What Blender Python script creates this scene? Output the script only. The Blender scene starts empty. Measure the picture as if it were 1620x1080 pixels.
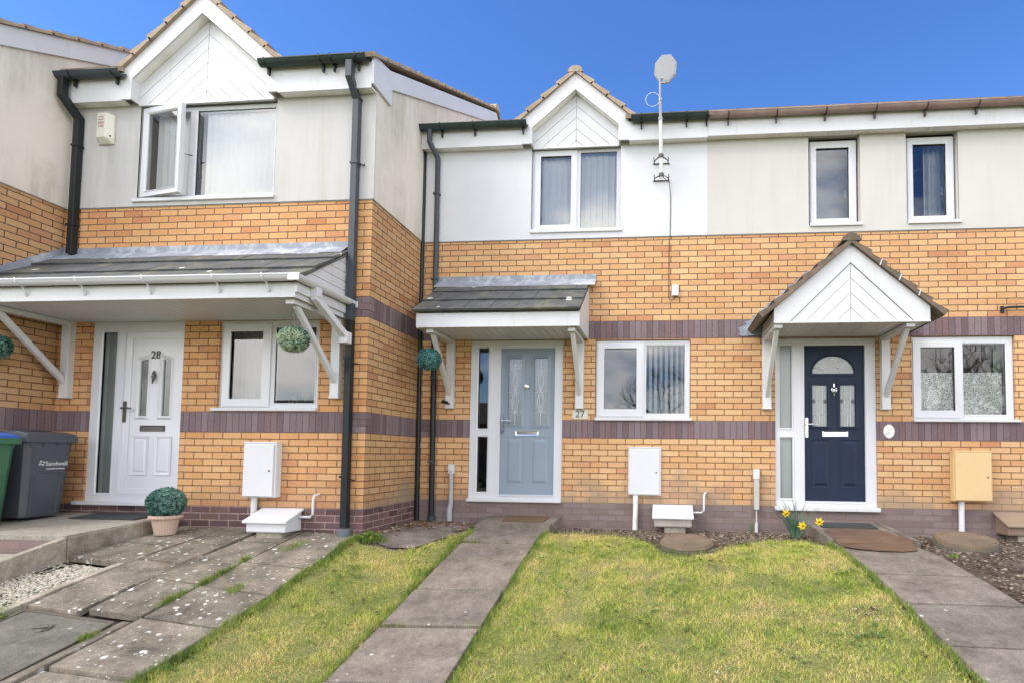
import bpy, math, random
import numpy as np
from mathutils import Vector, Matrix, noise as mnoise
random.seed(7); rng = np.random.default_rng(11)
SC = bpy.context.scene; COL = SC.collection
rad = math.radians
# ------------------------------------------------------------------ camera
cd = bpy.data.cameras.new('camera'); cam = bpy.data.objects.new('camera', cd); COL.objects.link(cam)
CP = Vector((3.256, -7.0147, 0.6198)); yw, pt_, rl = -0.0911, 0.0491, 0.01012
f_ = Vector((math.sin(yw)*math.cos(pt_), math.cos(yw)*math.cos(pt_), math.sin(pt_)))
r0 = Vector((math.cos(yw), -math.sin(yw), 0)); u0 = r0.cross(f_)
R_ = r0*math.cos(rl)+u0*math.sin(rl); U_ = u0*math.cos(rl)-r0*math.sin(rl)
M3 = Matrix((R_, U_, -f_)).transposed()
cam.matrix_world = Matrix.Translation(CP) @ M3.to_4x4()
cd.sensor_width = 36; cd.lens = 874.82/1620*36
cd.shift_x = (810-973.07)/1620; cd.shift_y = (675.16-540)/1620
cd.clip_start = .05; cd.clip_end = 500
SC.camera = cam
# ------------------------------------------------------------------ world, sun, exposure
SUN_EL, SUN_AZ = 46, 238       # azimuth from +Y clockwise: behind the camera, to its left
W = bpy.data.worlds.new("World"); SC.world = W; W.use_nodes = True
wn = W.node_tree; wn.nodes.clear()
def N(t, ty, **k):
    n = t.nodes.new(ty)
    for a, b in k.items(): setattr(n, a, b)
    return n
sky = N(wn, 'ShaderNodeTexSky', sky_type='NISHITA', sun_disc=False, sun_elevation=rad(SUN_EL), sun_rotation=rad(SUN_AZ),
        altitude=0, air_density=1.0, dust_density=.15, ozone_density=5.0)
tc = N(wn, 'ShaderNodeTexCoord'); mp = N(wn, 'ShaderNodeMapping'); mp.inputs['Scale'].default_value = (1, 1, 2.2)
nz = N(wn, 'ShaderNodeTexNoise'); nz.inputs['Scale'].default_value = 2.2; nz.inputs['Detail'].default_value = 9; nz.inputs['Roughness'].default_value = .58
rp = N(wn, 'ShaderNodeValToRGB'); rp.color_ramp.elements[0].position = .42; rp.color_ramp.elements[1].position = .58
sx = N(wn, 'ShaderNodeSeparateXYZ'); mr = N(wn, 'ShaderNodeMapRange'); mr.interpolation_type = 'SMOOTHSTEP'
mr.inputs['From Min'].default_value = .15; mr.inputs['From Max'].default_value = -.2   # clouds stand over the street side only
mu = N(wn, 'ShaderNodeMath', operation='MULTIPLY'); mx = N(wn, 'ShaderNodeMix', data_type='RGBA')
mx.inputs['B'].default_value = (17.5, 16.6, 15.6, 1)
bg = N(wn, 'ShaderNodeBackground'); bg.inputs['Strength'].default_value = .15; wo = N(wn, 'ShaderNodeOutputWorld')
L = wn.links.new
L(tc.outputs['Generated'], mp.inputs['Vector']); L(mp.outputs[0], nz.inputs['Vector']); L(nz.outputs['Fac'], rp.inputs['Fac'])
L(tc.outputs['Generated'], sx.inputs[0]); L(sx.outputs['Y'], mr.inputs['Value']); L(rp.outputs['Color'], mu.inputs[0]); L(mr.outputs[0], mu.inputs[1])
L(mu.outputs[0], mx.inputs['Factor']); hs = N(wn, 'ShaderNodeHueSaturation'); hs.inputs['Hue'].default_value = .510; hs.inputs['Saturation'].default_value = 1.18; hs.inputs['Value'].default_value = .98; L(sky.outputs[0], hs.inputs['Color']); L(hs.outputs[0], mx.inputs['A']); L(mx.outputs['Result'], bg.inputs['Color']); L(bg.outputs[0], wo.inputs[0])
sd = bpy.data.lights.new('sun', 'SUN'); so = bpy.data.objects.new('sun', sd); COL.objects.link(so)
sd.energy = 1.1; sd.angle = rad(25); sd.color = (1, .95, .88)
sv = Vector((math.sin(rad(SUN_AZ))*math.cos(rad(SUN_EL)), math.cos(rad(SUN_AZ))*math.cos(rad(SUN_EL)), math.sin(rad(SUN_EL))))
so.rotation_euler = sv.to_track_quat('Z', 'Y').to_euler(); so.location = (0, -10, 15)
SC.view_settings.view_transform = 'Standard'; SC.view_settings.look = 'None'
SC.view_settings.exposure = .85; SC.view_settings.gamma = 1
SC.cycles.max_bounces = 6; SC.cycles.transparent_max_bounces = 12
# ------------------------------------------------------------------ material helpers
def newmat(name):
    m = bpy.data.materials.new(name); m.use_nodes = True; t = m.node_tree; t.nodes.clear()
    o = N(t, 'ShaderNodeOutputMaterial'); b = N(t, 'ShaderNodeBsdfPrincipled'); t.links.new(b.outputs[0], o.inputs[0])
    return m, t, b, o
def noise(t, vec, scale, detail=4, rough=.55):
    n = N(t, 'ShaderNodeTexNoise'); n.inputs['Scale'].default_value = scale; n.inputs['Detail'].default_value = detail
    n.inputs['Roughness'].default_value = rough
    t.links.new(vec, n.inputs['Vector']); return n.outputs['Fac']
def ramp(t, fac, stops):
    r = N(t, 'ShaderNodeValToRGB'); e = r.color_ramp.elements
    while len(e) < len(stops): e.new(.5)
    for i, (p, c) in enumerate(stops):
        e[i].position = p; e[i].color = (*c, 1) if len(c) == 3 else c
    t.links.new(fac, r.inputs[0]); return r.outputs[0]
def mixc(t, fac, a, b, mode='MIX'):
    m = N(t, 'ShaderNodeMix', data_type='RGBA', blend_type=mode)
    for k, v in (('Factor', fac), ('A', a), ('B', b)):
        if hasattr(v, 'is_linked'): t.links.new(v, m.inputs[k])
        elif k == 'Factor': m.inputs[k].default_value = v
        else: m.inputs[k].default_value = (*v, 1)
    return m.outputs['Result']
def math_(t, op, a, b=0.):
    m = N(t, 'ShaderNodeMath', operation=op)
    for i, v in enumerate((a, b)):
        if hasattr(v, 'is_linked'): t.links.new(v, m.inputs[i])
        else: m.inputs[i].default_value = v
    return m.outputs[0]
def bump(t, b, h, strength=.3, dist=.01):
    n = N(t, 'ShaderNodeBump'); n.inputs['Strength'].default_value = strength; n.inputs['Distance'].default_value = dist
    t.links.new(h, n.inputs['Height']); t.links.new(n.outputs[0], b.inputs['Normal'])
def mapped(t, src, scale):
    m = N(t, 'ShaderNodeMapping'); m.inputs['Scale'].default_value = scale; t.links.new(src, m.inputs['Vector']); return m.outputs[0]
MC = {}
def pm(name, col, rough=.5, var=.12, vs=3., bs=80., bst=.08, metal=0., dirt=None, spec=.5, dscale=2.2, dlo=.5, dhi=.75, streak=False):
    """painted / plastic / metal surface with mottling, fine bump and optional dirt patches"""
    if name in MC: return MC[name]
    m, t, b, o = newmat(name); oc = N(t, 'ShaderNodeTexCoord').outputs['Object']
    n1 = noise(t, oc, vs); lo = tuple(c*(1-var) for c in col); hi = tuple(min(1, c*(1+var*.6)) for c in col)
    c = ramp(t, n1, [(.3, lo), (.7, hi)])
    if dirt:
        v = mapped(t, oc, (1, 1, .12)) if streak else oc
        nf = noise(t, v, dscale, 8, .65); c = mixc(t, ramp(t, nf, [(dlo, (0, 0, 0)), (dhi, (1, 1, 1))]), c, dirt)
    t.links.new(c, b.inputs['Base Color']); b.inputs['Roughness'].default_value = rough; b.inputs['Metallic'].default_value = metal
    b.inputs['Specular IOR Level'].default_value = spec
    if bst: bump(t, b, noise(t, oc, bs, 3), bst, .004)
    MC[name] = m; return m
def brickmat(name, stops, mortar, w=.225, h=.075, off=.5, dirt=0., ms=.0048, grime=(.22, .17, .14)):
    m, t, b, o = newmat(name); tx = N(t, 'ShaderNodeTexCoord'); uv = tx.outputs['UV']
    wob = N(t, 'ShaderNodeTexNoise'); wob.inputs['Scale'].default_value = 22; wob.inputs['Detail'].default_value = 3; t.links.new(uv, wob.inputs['Vector'])
    vm = N(t, 'ShaderNodeVectorMath', operation='SCALE'); sub = N(t, 'ShaderNodeVectorMath', operation='SUBTRACT'); sub.inputs[1].default_value = (.5, .5, .5)
    t.links.new(wob.outputs['Color'], sub.inputs[0]); t.links.new(sub.outputs[0], vm.inputs[0]); vm.inputs['Scale'].default_value = .006
    ad = N(t, 'ShaderNodeVectorMath', operation='ADD'); t.links.new(uv, ad.inputs[0]); t.links.new(vm.outputs[0], ad.inputs[1])
    bt = N(t, 'ShaderNodeTexBrick', offset=off, offset_frequency=2, squash=1., squash_frequency=2)
    for k, v in (('Scale', 1.), ('Mortar Size', ms), ('Mortar Smooth', .15), ('Bias', 0.), ('Brick Width', w), ('Row Height', h)): bt.inputs[k].default_value = v
    bt.inputs['Color1'].default_value = (0, 0, 0, 1); bt.inputs['Color2'].default_value = (1, 1, 1, 1); bt.inputs['Mortar'].default_value = (.5, .5, .5, 1)
    t.links.new(ad.outputs[0], bt.inputs['Vector'])
    c = ramp(t, bt.outputs['Color'], stops)
    n2 = noise(t, mapped(t, uv, (1, 3.5, 1)), 28, 5, .65); c = mixc(t, .55, c, ramp(t, n2, [(.25, (.30, .30, .30)), (.75, (.72, .72, .72))]), 'OVERLAY')
    n3 = noise(t, uv, 1.1, 5, .6); c = mixc(t, .35, c, ramp(t, n3, [(.3, (.36, .35, .34)), (.7, (.62, .62, .62))]), 'OVERLAY')
    mo = ramp(t, noise(t, uv, 9, 5), [(.35, mortar), (.75, tuple(x*1.9 for x in mortar))])
    c = mixc(t, bt.outputs['Fac'], c, mo)
    if dirt:
        sp = N(t, 'ShaderNodeSeparateXYZ'); t.links.new(uv, sp.inputs[0])
        n4 = noise(t, uv, 1.6, 6, .6); v = math_(t, 'ADD', math_(t, 'MULTIPLY', sp.outputs['Y'], -1.9), math_(t, 'MULTIPLY', math_(t, 'SUBTRACT', n4, .5), 3.4))
        fac = math_(t, 'MULTIPLY', ramp(t, math_(t, 'ADD', v, .62), [(.0, (0, 0, 0)), (.6, (1, 1, 1))]), dirt)
        c = mixc(t, fac, c, grime)
    # faint salt bloom
    n5 = noise(t, uv, 5., 8, .7); c = mixc(t, math_(t, 'MULTIPLY', ramp(t, n5, [(.62, (0, 0, 0)), (.8, (1, 1, 1))]), .25), c, (.62, .58, .52))
    t.links.new(c, b.inputs['Base Color']); b.inputs['Roughness'].default_value = .85; b.inputs['Specular IOR Level'].default_value = .25
    hgt = math_(t, 'ADD', math_(t, 'MULTIPLY', bt.outputs['Fac'], -1.), math_(t, 'MULTIPLY', noise(t, uv, 120, 3), .25))
    bump(t, b, hgt, .55, .006); MC[name] = m; return m
BUFF = [(0., (.48, .235, .12)), (.10, (.55, .315, .15)), (.38, (.58, .35, .17)), (.66, (.61, .395, .21)), (.92, (.56, .325, .165)), (1., (.52, .27, .15))]
M_BUFF = brickmat('buff_brick', BUFF, (.135, .070, .040), dirt=.68, ms=.0062, grime=(.27, .21, .155))
BUFO = [(p, (c[0]*.98, c[1]*.90, c[2]*.82)) for p, c in BUFF]  # left house bricks: shade put into the colour, darker and more orange
M_BUFF2 = brickmat('buff_brick_clean_shaded', BUFO, (.135, .070, .040), dirt=.25, ms=.0062)
WTH_SHADE = [(p, (c[0]*.80, c[1]*.80, c[2]*.80)) for p, c in BUFF]  # weathered side wall bricks, with their shade put into the colour as well
M_BUFF3 = brickmat('buff_brick_weathered_shaded', WTH_SHADE, (.10, .055, .036), dirt=.8, ms=.0062, grime=(.26, .21, .14))
PUR = [(0., (.135, .095, .105)), (.4, (.18, .135, .148)), (.75, (.215, .17, .185)), (1., (.18, .115, .12))]
M_SOLD = brickmat('purple_soldier_brick', PUR, (.075, .045, .045), w=.075, h=.5, off=0., ms=.0036)
M_DARK = brickmat('weathered_plinth_brick', PUR, (.10, .075, .065), dirt=.38, ms=.006, grime=(.23, .18, .145))
M_PLI = brickmat('dark_red_plinth_brick', [(0., (.085, .048, .05)), (.5, (.125, .078, .082)), (1., (.165, .095, .092))], (.26, .19, .17), dirt=0., ms=.005)
M_QUO = brickmat('purple_quoin_brick', PUR, (.075, .045, .045), ms=.0036)
def rendermat(name, col, stain, amt, lo=.5):
    m, t, b, o = newmat(name); oc = N(t, 'ShaderNodeTexCoord').outputs['Object']
    c = ramp(t, noise(t, oc, 1.3, 5), [(.3, tuple(x*.93 for x in col)), (.7, col)])
    st = ramp(t, noise(t, mapped(t, oc, (1, 1, .10)), 5.5, 8, .68), [(lo, (0, 0, 0)), (lo+.25, (1, 1, 1))])
    bl = ramp(t, noise(t, oc, 1.0, 5, .6), [(.38, (0, 0, 0)), (.68, (1, 1, 1))])
    c = mixc(t, math_(t, 'MULTIPLY', math_(t, 'MULTIPLY', st, bl), amt), c, stain)
    t.links.new(c, b.inputs['Base Color']); b.inputs['Roughness'].default_value = .9; b.inputs['Specular IOR Level'].default_value = .2
    bump(t, b, noise(t, oc, 160, 4), .25, .003); MC[name] = m; return m
M_R27 = rendermat('white_render', (.635, .645, .675), (.50, .48, .46), .3, .55)
M_R26 = rendermat('cream_render', (.555, .54, .505), (.45, .41, .36), .55, .5)
M_R28 = rendermat('weathered_cream_render', (.525, .52, .505), (.34, .33, .28), .75, .45)
M_R28S = rendermat('stained_cream_render', (.70, .655, .59), (.36, .33, .27), .85, .40)
M_WH = pm('white_upvc', (.62, .63, .66), .28, .03, 2, 60, .03)
M_WHO = pm('weathered_white_board', (.60, .605, .62), .42, .05, 3, 60, .05, dirt=(.48, .49, .44), dlo=.56, dhi=.85, streak=True, dscale=7)
M_WHD = pm('grimy_white_board', (.84, .84, .81), .5, .06, 4, 60, .08, dirt=(.45, .45, .36), dlo=.5, dhi=.85)
M_BLK = pm('black_gutter_plastic', (.014, .018, .020), .38, .15, 6, 90, .05, spec=.3)
M_GRN = pm('dark_green_grey_gutter', (.032, .046, .046), .4, .2, 6, 90, .05, spec=.3, dirt=(.07, .09, .08), dlo=.5, dhi=.85)
M_GRY = pm('slate_grey_pipe', (.052, .062, .076), .4, .15, 5, 90, .05, spec=.3, dirt=(.05, .055, .06), dlo=.5, dhi=.8)
M_BRG = pm('brown_gutter_plastic', (.29, .20, .18), .45, .18, 7, 90, .06, dirt=(.40, .33, .31), dlo=.45, dhi=.8)
M_BRD = pm('dark_brown_bracket', (.07, .045, .04), .5)
M_TILE = pm('brown_roof_tile', (.36, .27, .205), .85, .3, 6, 60, .5, dirt=(.33, .30, .20), dlo=.45, dhi=.7, dscale=9)
M_TILD = pm('mossy_brown_roof_tile', (.165, .12, .092), .88, .35, 9, 60, .6, dirt=(.10, .09, .055), dlo=.45, dhi=.7, dscale=6)
def slatemat():
    m, t, b, o = newmat('grey_porch_tile'); oc = N(t, 'ShaderNodeTexCoord').outputs['Object']
    c = ramp(t, noise(t, oc, 7, 6, .6), [(.3, (.048, .052, .055)), (.7, (.10, .105, .105))])
    c = mixc(t, math_(t, 'MULTIPLY', ramp(t, noise(t, mapped(t, oc, (1, 1, .5)), 3.2, 7, .65), [(.5, (0, 0, 0)), (.72, (1, 1, 1))]), .75), c, (.17, .175, .11))
    w = N(t, 'ShaderNodeTexVoronoi'); w.inputs['Scale'].default_value = 3.0; t.links.new(oc, w.inputs['Vector'])
    wn_ = math_(t, 'ADD', w.outputs['Distance'], math_(t, 'MULTIPLY', noise(t, oc, 30, 4), .12))
    c = mixc(t, ramp(t, wn_, [(.15, (1, 1, 1)), (.175, (0, 0, 0))]), c, (.62, .62, .58))
    t.links.new(c, b.inputs['Base Color']); b.inputs['Roughness'].default_value = .7
    bump(t, b, noise(t, oc, 90, 4), .4, .004); return m
M_SLATE = slatemat()
M_LEAD = pm('lead_flashing', (.27, .30, .35), .55, .25, 6, 30, .35, dirt=(.50, .52, .54), dlo=.5, dhi=.72, dscale=6)
M_WATER = None
def glassmat(name, tint=(.93, .96, .96), refl=2.1, frost=0.):
    m, t, b, o = newmat(name); t.nodes.remove(b)
    fr = N(t, 'ShaderNodeFresnel'); fr.inputs['IOR'].default_value = refl
    gl = N(t, 'ShaderNodeBsdfGlossy'); gl.inputs['Roughness'].default_value = .0; gl.inputs['Color'].default_value = (.95, .97, 1, 1)
    if frost:
        df = N(t, 'ShaderNodeBsdfDiffuse'); df.inputs['Color'].default_value = (.33, .37, .36, 1)
        oc = N(t, 'ShaderNodeTexCoord').outputs['Object']; tl = N(t, 'ShaderNodeBsdfTransparent'); tl.inputs['Color'].default_value = (*tint, 1)
        mm = N(t, 'ShaderNodeMixShader'); mm.inputs[0].default_value = frost; t.links.new(tl.outputs[0], mm.inputs[1]); t.links.new(df.outputs[0], mm.inputs[2]); base = mm
        bn = N(t, 'ShaderNodeBump'); bn.inputs['Strength'].default_value = .5; bn.inputs['Distance'].default_value = .003
        t.links.new(noise(t, oc, 90, 3), bn.inputs['Height']); t.links.new(bn.outputs[0], gl.inputs['Normal']); gl.inputs['Roughness'].default_value = .15
    else:
        base = N(t, 'ShaderNodeBsdfTransparent'); base.inputs['Color'].default_value = (*tint, 1)
    ms = N(t, 'ShaderNodeMixShader'); t.links.new(fr.outputs[0], ms.inputs[0]); t.links.new(base.outputs[0], ms.inputs[1]); t.links.new(gl.outputs[0], ms.inputs[2])
    t.links.new(ms.outputs[0], o.inputs[0]); return m
M_GL = glassmat('window_glass', refl=1.95, tint=(.97, .99, .98)); M_FROST = glassmat('frosted_glass', frost=.75, refl=1.7); M_PAT = glassmat('patterned_glass', frost=.45, refl=2.2); M_PATD = glassmat('dark_patterned_glass', frost=.12, refl=1.9); M_SMOKE = glassmat('dim_frosted_glass', frost=.38, refl=1.6)
M_BLIND = pm('blind_fabric', (.93, .93, .93), .9, .04, 2, 120, .1)
M_ROOM = pm('room_wall', (.16, .16, .16), .9, .1)
M_CH = pm('chrome', (.75, .75, .76), .12, .02, 3, 10, 0, metal=1)
M_DM = pm('bronzed_metal', (.10, .09, .085), .35, .1, metal=.6)
M_GREYDOOR = pm('grey_blue_composite', (.225, .28, .345), .38, .04, 3, 40, .1)
M_NAVY = pm('navy_composite', (.012, .022, .050), .45, .15, 3, 45, .3, spec=.25)
M_LEADCAME = pm('lead_came', (.72, .73, .72), .3, .05, metal=.3)
# ------------------------------------------------------------------ mesh helpers
class MB:
    def __init__(s): s.v = []; s.f = []; s.m = []; s.uv = {}
    def q(s, pts, m=0, uv=None):
        i = len(s.v); s.v += [tuple(p) for p in pts]; s.f.append(tuple(range(i, i+len(pts)))); s.m.append(m)
        if uv: s.uv[len(s.f)-1] = uv
    def box(s, x0, x1, y0, y1, z0, z1, m=0):
        P = [(x, y, z) for x in (x0, x1) for y in (y0, y1) for z in (z0, z1)]
        i = len(s.v); s.v += P
        for f in ((0, 1, 3, 2), (4, 6, 7, 5), (0, 4, 5, 1), (2, 3, 7, 6), (0, 2, 6, 4), (1, 5, 7, 3)): s.f.append(tuple(i+k for k in f)); s.m.append(m)
        return s
    def prism(s, poly, vec, m=0):
        n = len(poly); i = len(s.v); vec = Vector(vec); s.v += [tuple(p) for p in poly]; s.v += [tuple(Vector(p)+vec) for p in poly]
        s.f.append(tuple(range(i, i+n))); s.f.append(tuple(range(i+2*n-1, i+n-1, -1))); s.m += [m, m]
        for k in range(n): s.f.append((i+k, i+n+k, i+n+(k+1) % n, i+(k+1) % n)); s.m.append(m)
        return s
    def tube(s, pts, r, n=10, m=0, cap=True, square=False, rx=None):
        pts = [Vector(p) for p in pts]; rings = []
        for k, p in enumerate(pts):
            a = (pts[k]-pts[k-1]).normalized() if k else None; b = (pts[k+1]-pts[k]).normalized() if k < len(pts)-1 else None
            d = ((a or b)+(b or a)).normalized()
            ref = Vector((1, 0, 0)) if abs(d.x) < .8 else Vector((0, 1, 0))
            if square: ref = Vector((1, 0, 0)) if abs(d.x) < .95 else Vector((0, 1, 0))
            e2 = d.cross(ref).normalized(); e1 = e2.cross(d).normalized(); rr = r[k] if isinstance(r, (list, tuple)) else r
            c = 1.0
            if a and b: c = 1/max(.5, math.cos(a.angle(b)/2))
            ring = []
            for j in range(n):
                t = 2*math.pi*j/n+(math.pi/n if square else 0); ring.append(p+(e1*math.cos(t)+e2*math.sin(t)*(c if square else 1))*rr*(1.414 if square else 1))
            rings.append(ring)
        i = len(s.v)
        for g in rings: s.v += [tuple(q) for q in g]
        for k in range(len(pts)-1):
            for j in range(n): s.f.append((i+k*n+j, i+k*n+(j+1) % n, i+(k+1)*n+(j+1) % n, i+(k+1)*n+j)); s.m.append(m)
        if cap: s.f.append(tuple(range(i+n-1, i-1, -1))); s.f.append(tuple(i+(len(pts)-1)*n+j for j in range(n))); s.m += [m, m]
        return s
    def lathe(s, cx, cy, prof, n=28, m=0, flute=0, fn=0):
        i = len(s.v)
        for r, z in prof:
            for j in range(n):
                t = 2*math.pi*j/n; rr = r*(1-(flute if (j % 2 and fn) else 0)); s.v.append((cx+rr*math.cos(t), cy+rr*math.sin(t), z))
        for k in range(len(prof)-1):
            for j in range(n): s.f.append((i+k*n+j, i+k*n+(j+1) % n, i+(k+1)*n+(j+1) % n, i+(k+1)*n+j)); s.m.append(m)
        s.f.append(tuple(range(i+n-1, i-1, -1))); s.f.append(tuple(i+(len(prof)-1)*n+j for j in range(n))); s.m += [m, m]
        return s
    def ring(s, x0, x1, z0, z1, w, yf, yb, m=0, ins=0.):
        """mitred rectangular frame facing -Y; ins = extra depth of the inner edge (a chamfer)"""
        o = [(x0, z0), (x1, z0), (x1, z1), (x0, z1)]; i_ = [(x0+w, z0+w), (x1-w, z0+w), (x1-w, z1-w), (x0+w, z1-w)]
        for k in range(4):
            a, b, c, d = o[k], o[(k+1) % 4], i_[(k+1) % 4], i_[k]
            s.q([(a[0], yf, a[1]), (b[0], yf, b[1]), (c[0], yf+ins, c[1]), (d[0], yf+ins, d[1])], m)
            s.q([(a[0], yb, a[1]), (b[0], yb, b[1]), (b[0], yf, b[1]), (a[0], yf, a[1])], m)
            s.q([(d[0], yf+ins, d[1]), (c[0], yf+ins, c[1]), (c[0], yb, c[1]), (d[0], yb, d[1])], m)
        return s
    def raised(s, x0, x1, z0, z1, w, yf, yb, m=0):
        """raised field with chamfered border"""
        a = [(x0, z0), (x1, z0), (x1, z1), (x0, z1)]; b = [(x0+w, z0+w), (x1-w, z0+w), (x1-w, z1-w), (x0+w, z1-w)]
        for k in range(4):
            l = (k+1) % 4; s.q([(a[k][0], yb, a[k][1]), (a[l][0], yb, a[l][1]), (b[l][0], yf, b[l][1]), (b[k][0], yf, b[k][1])], m)
        s.q([(p[0], yf, p[1]) for p in b], m); return s
    def plate(s, x0, x1, z0, z1, holes, yf, yb, m=0):
        xs = sorted({x0, x1, *[h[0] for h in holes], *[h[1] for h in holes]}); zs = sorted({z0, z1, *[h[2] for h in holes], *[h[3] for h in holes]})
        for i in range(len(xs)-1):
            for j in range(len(zs)-1):
                cx, cz = (xs[i]+xs[i+1])/2, (zs[j]+zs[j+1])/2
                if any(h[0] < cx < h[1] and h[2] < cz < h[3] for h in holes): continue
                for y in (yf, yb): s.q([(xs[i], y, zs[j]), (xs[i+1], y, zs[j]), (xs[i+1], y, zs[j+1]), (xs[i], y, zs[j+1])], m)
        for a, b, c, d in [(x0, x1, z0, z1)]+[tuple(h[:4]) for h in holes]:
            for P in (((a, c), (b, c)), ((b, c), (b, d)), ((b, d), (a, d)), ((a, d), (a, c))):
                (p, q_), (r, w_) = P; s.q([(p, yf, q_), (r, yf, w_), (r, yb, w_), (p, yb, q_)], m)
        return s
    def build(s, name, mats, parent=None, smooth=False, bevel=0., origin=None):
        me = bpy.data.meshes.new(name); off = Vector(origin) if origin else (Vector(parent['_o']) if parent and '_o' in parent else Vector((0, 0, 0)))
        me.from_pydata([tuple(Vector(v)-off) for v in s.v], [], s.f)
        for mt in (mats if isinstance(mats, (list, tuple)) else [mats]): me.materials.append(mt)
        me.polygons.foreach_set('material_index', s.m)
        if s.uv:
            ul = me.uv_layers.new(name='UVMap')
            for fi, uv in s.uv.items():
                for li, c in zip(me.polygons[fi].loop_indices, uv): ul.data[li].uv = c
        me.polygons.foreach_set('use_smooth', [smooth]*len(s.f)); me.update()
        if smooth: me.set_sharp_from_angle(angle=rad(40))
        o = bpy.data.objects.new(name, me); COL.objects.link(o)
        if parent: o.parent = parent; o['_o'] = tuple(off)
        else: o.location = off; o['_o'] = tuple(off)
        if parent and origin: raise Exception('origin only for top level')
        if bevel:
            b = o.modifiers.new('bevel', 'BEVEL'); b.width = bevel; b.segments = 2; b.limit_method = 'ANGLE'; b.angle_limit = rad(40)
        return o
def thing(name, label, cat, loc, group=None):
    o = bpy.data.objects.new(name, None); COL.objects.link(o); o.location = loc; o['_o'] = tuple(loc); o.empty_display_size = .2
    return tag(o, label, cat, group)
def tag(o, label, cat, group=None):
    o['label'] = label; o['category'] = cat
    if group: o['group'] = group
    return o
def struct(o): o['kind'] = 'structure'; return o
def stuff(o, label, cat): o['kind'] = 'stuff'; o['label'] = label; o['category'] = cat; return o
def wall(mb, axis, off, u0, u1, zones, holes=(), reveal=.06, phase=0., sgn=1):
    """brick wall sheet in zones of (z0, z1, material, soldier?, u-limits); axis 'y' faces -Y at y=off, axis 'x' faces +X at x=off"""
    P = (lambda u, d, z: (u, off+d, z)) if axis == 'y' else (lambda u, d, z: (off-d, u, z))
    us = {u0, u1}; zs = set()
    for h in holes: us |= {h[0], h[1]}; zs |= {h[2], h[3]}
    for zn in zones:
        zs |= {zn[0], zn[1]}
        if len(zn) > 4: us |= {zn[4], zn[5]}
    us = sorted(u for u in us if u0 <= u <= u1); zs = sorted(zs)
    def zone(cu, cz):
        r = None
        for zn in zones:
            if zn[0] < cz < zn[1] and (len(zn) < 5 or zn[4] < cu < zn[5]): r = zn
        return r
    for i in range(len(us)-1):
        for j in range(len(zs)-1):
            cu, cz = (us[i]+us[i+1])/2, (zs[j]+zs[j+1])/2; zn = zone(cu, cz)
            if not zn or any(h[0] < cu < h[1] and h[2] < cz < h[3] for h in holes): continue
            v0 = zn[0] if zn[3] else 0; d = -zn[6] if len(zn) > 6 else 0
            c = [(us[i], zs[j]), (us[i+1], zs[j]), (us[i+1], zs[j+1]), (us[i], zs[j+1])]
            mb.q([P(u, d, z) for u, z in c], zn[2], [(u*sgn-phase, z-v0) for u, z in c])
    for a, b, c, d in holes:
        for (p, q_), (r, w_) in (((a, c), (b, c)), ((b, c), (b, d)), ((b, d), (a, d)), ((a, d), (a, c))):
            zc = sorted({q_, w_, *[z for z in zs if min(q_, w_) < z < max(q_, w_)]}) if q_ != w_ else None
            if zc is None:
                zn = zone((p+r)/2, q_-.001 if q_ == c else q_+.001) or zones[0]
                mb.q([P(p, 0, q_), P(r, 0, q_), P(r, reveal, q_), P(p, reveal, q_)], zn[2], [(0, 0), (.2, 0), (.2, .05), (0, .05)])
            else:
                for k in range(len(zc)-1):
                    zn = zone(p+(.001 if p == b else -.001), (zc[k]+zc[k+1])/2) or zones[0]; v0 = zn[0] if zn[3] else 0
                    mb.q([P(p, 0, zc[k]), P(p, 0, zc[k+1]), P(p, reveal, zc[k+1]), P(p, reveal, zc[k])], zn[2], [(0, zc[k]-v0), (0, zc[k+1]-v0), (reveal, zc[k+1]-v0), (reveal, zc[k]-v0)])
def clip(poly, n, d):
    out = []
    for k in range(len(poly)):
        a, b = poly[k], poly[(k+1) % len(poly)]; da = a[0]*n[0]+a[1]*n[1]-d; db = b[0]*n[0]+b[1]*n[1]-d
        if da >= 0: out.append(a)
        if da*db < 0: t = da/(da-db); out.append((a[0]+(b[0]-a[0])*t, a[1]+(b[1]-a[1])*t))
    return out
def chevron(mb, poly, cx, slope, pitch, yf, th=.012, gap=.0045, m=0):
    """cladding boards running parallel to both roof slopes and meeting on the centre line cx, clipped to poly (x,z)"""
    for s in (-1, 1):
        half = clip(poly, (s, 0), s*cx+.0025)
        if len(half) < 3: continue
        L_ = math.hypot(1, slope); nrm = (s*slope/L_, 1/L_); vals = [p[0]*nrm[0]+p[1]*nrm[1] for p in half]; top = max(vals); k = 0
        while top-k*pitch > min(vals):
            b = clip(clip(half, nrm, top-(k+1)*pitch+gap/2), (-nrm[0], -nrm[1]), -(top-k*pitch-gap/2)); k += 1
            if len(b) >= 3: mb.prism([(p[0], yf, p[1]) for p in b], (0, th, 0), m)
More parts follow.
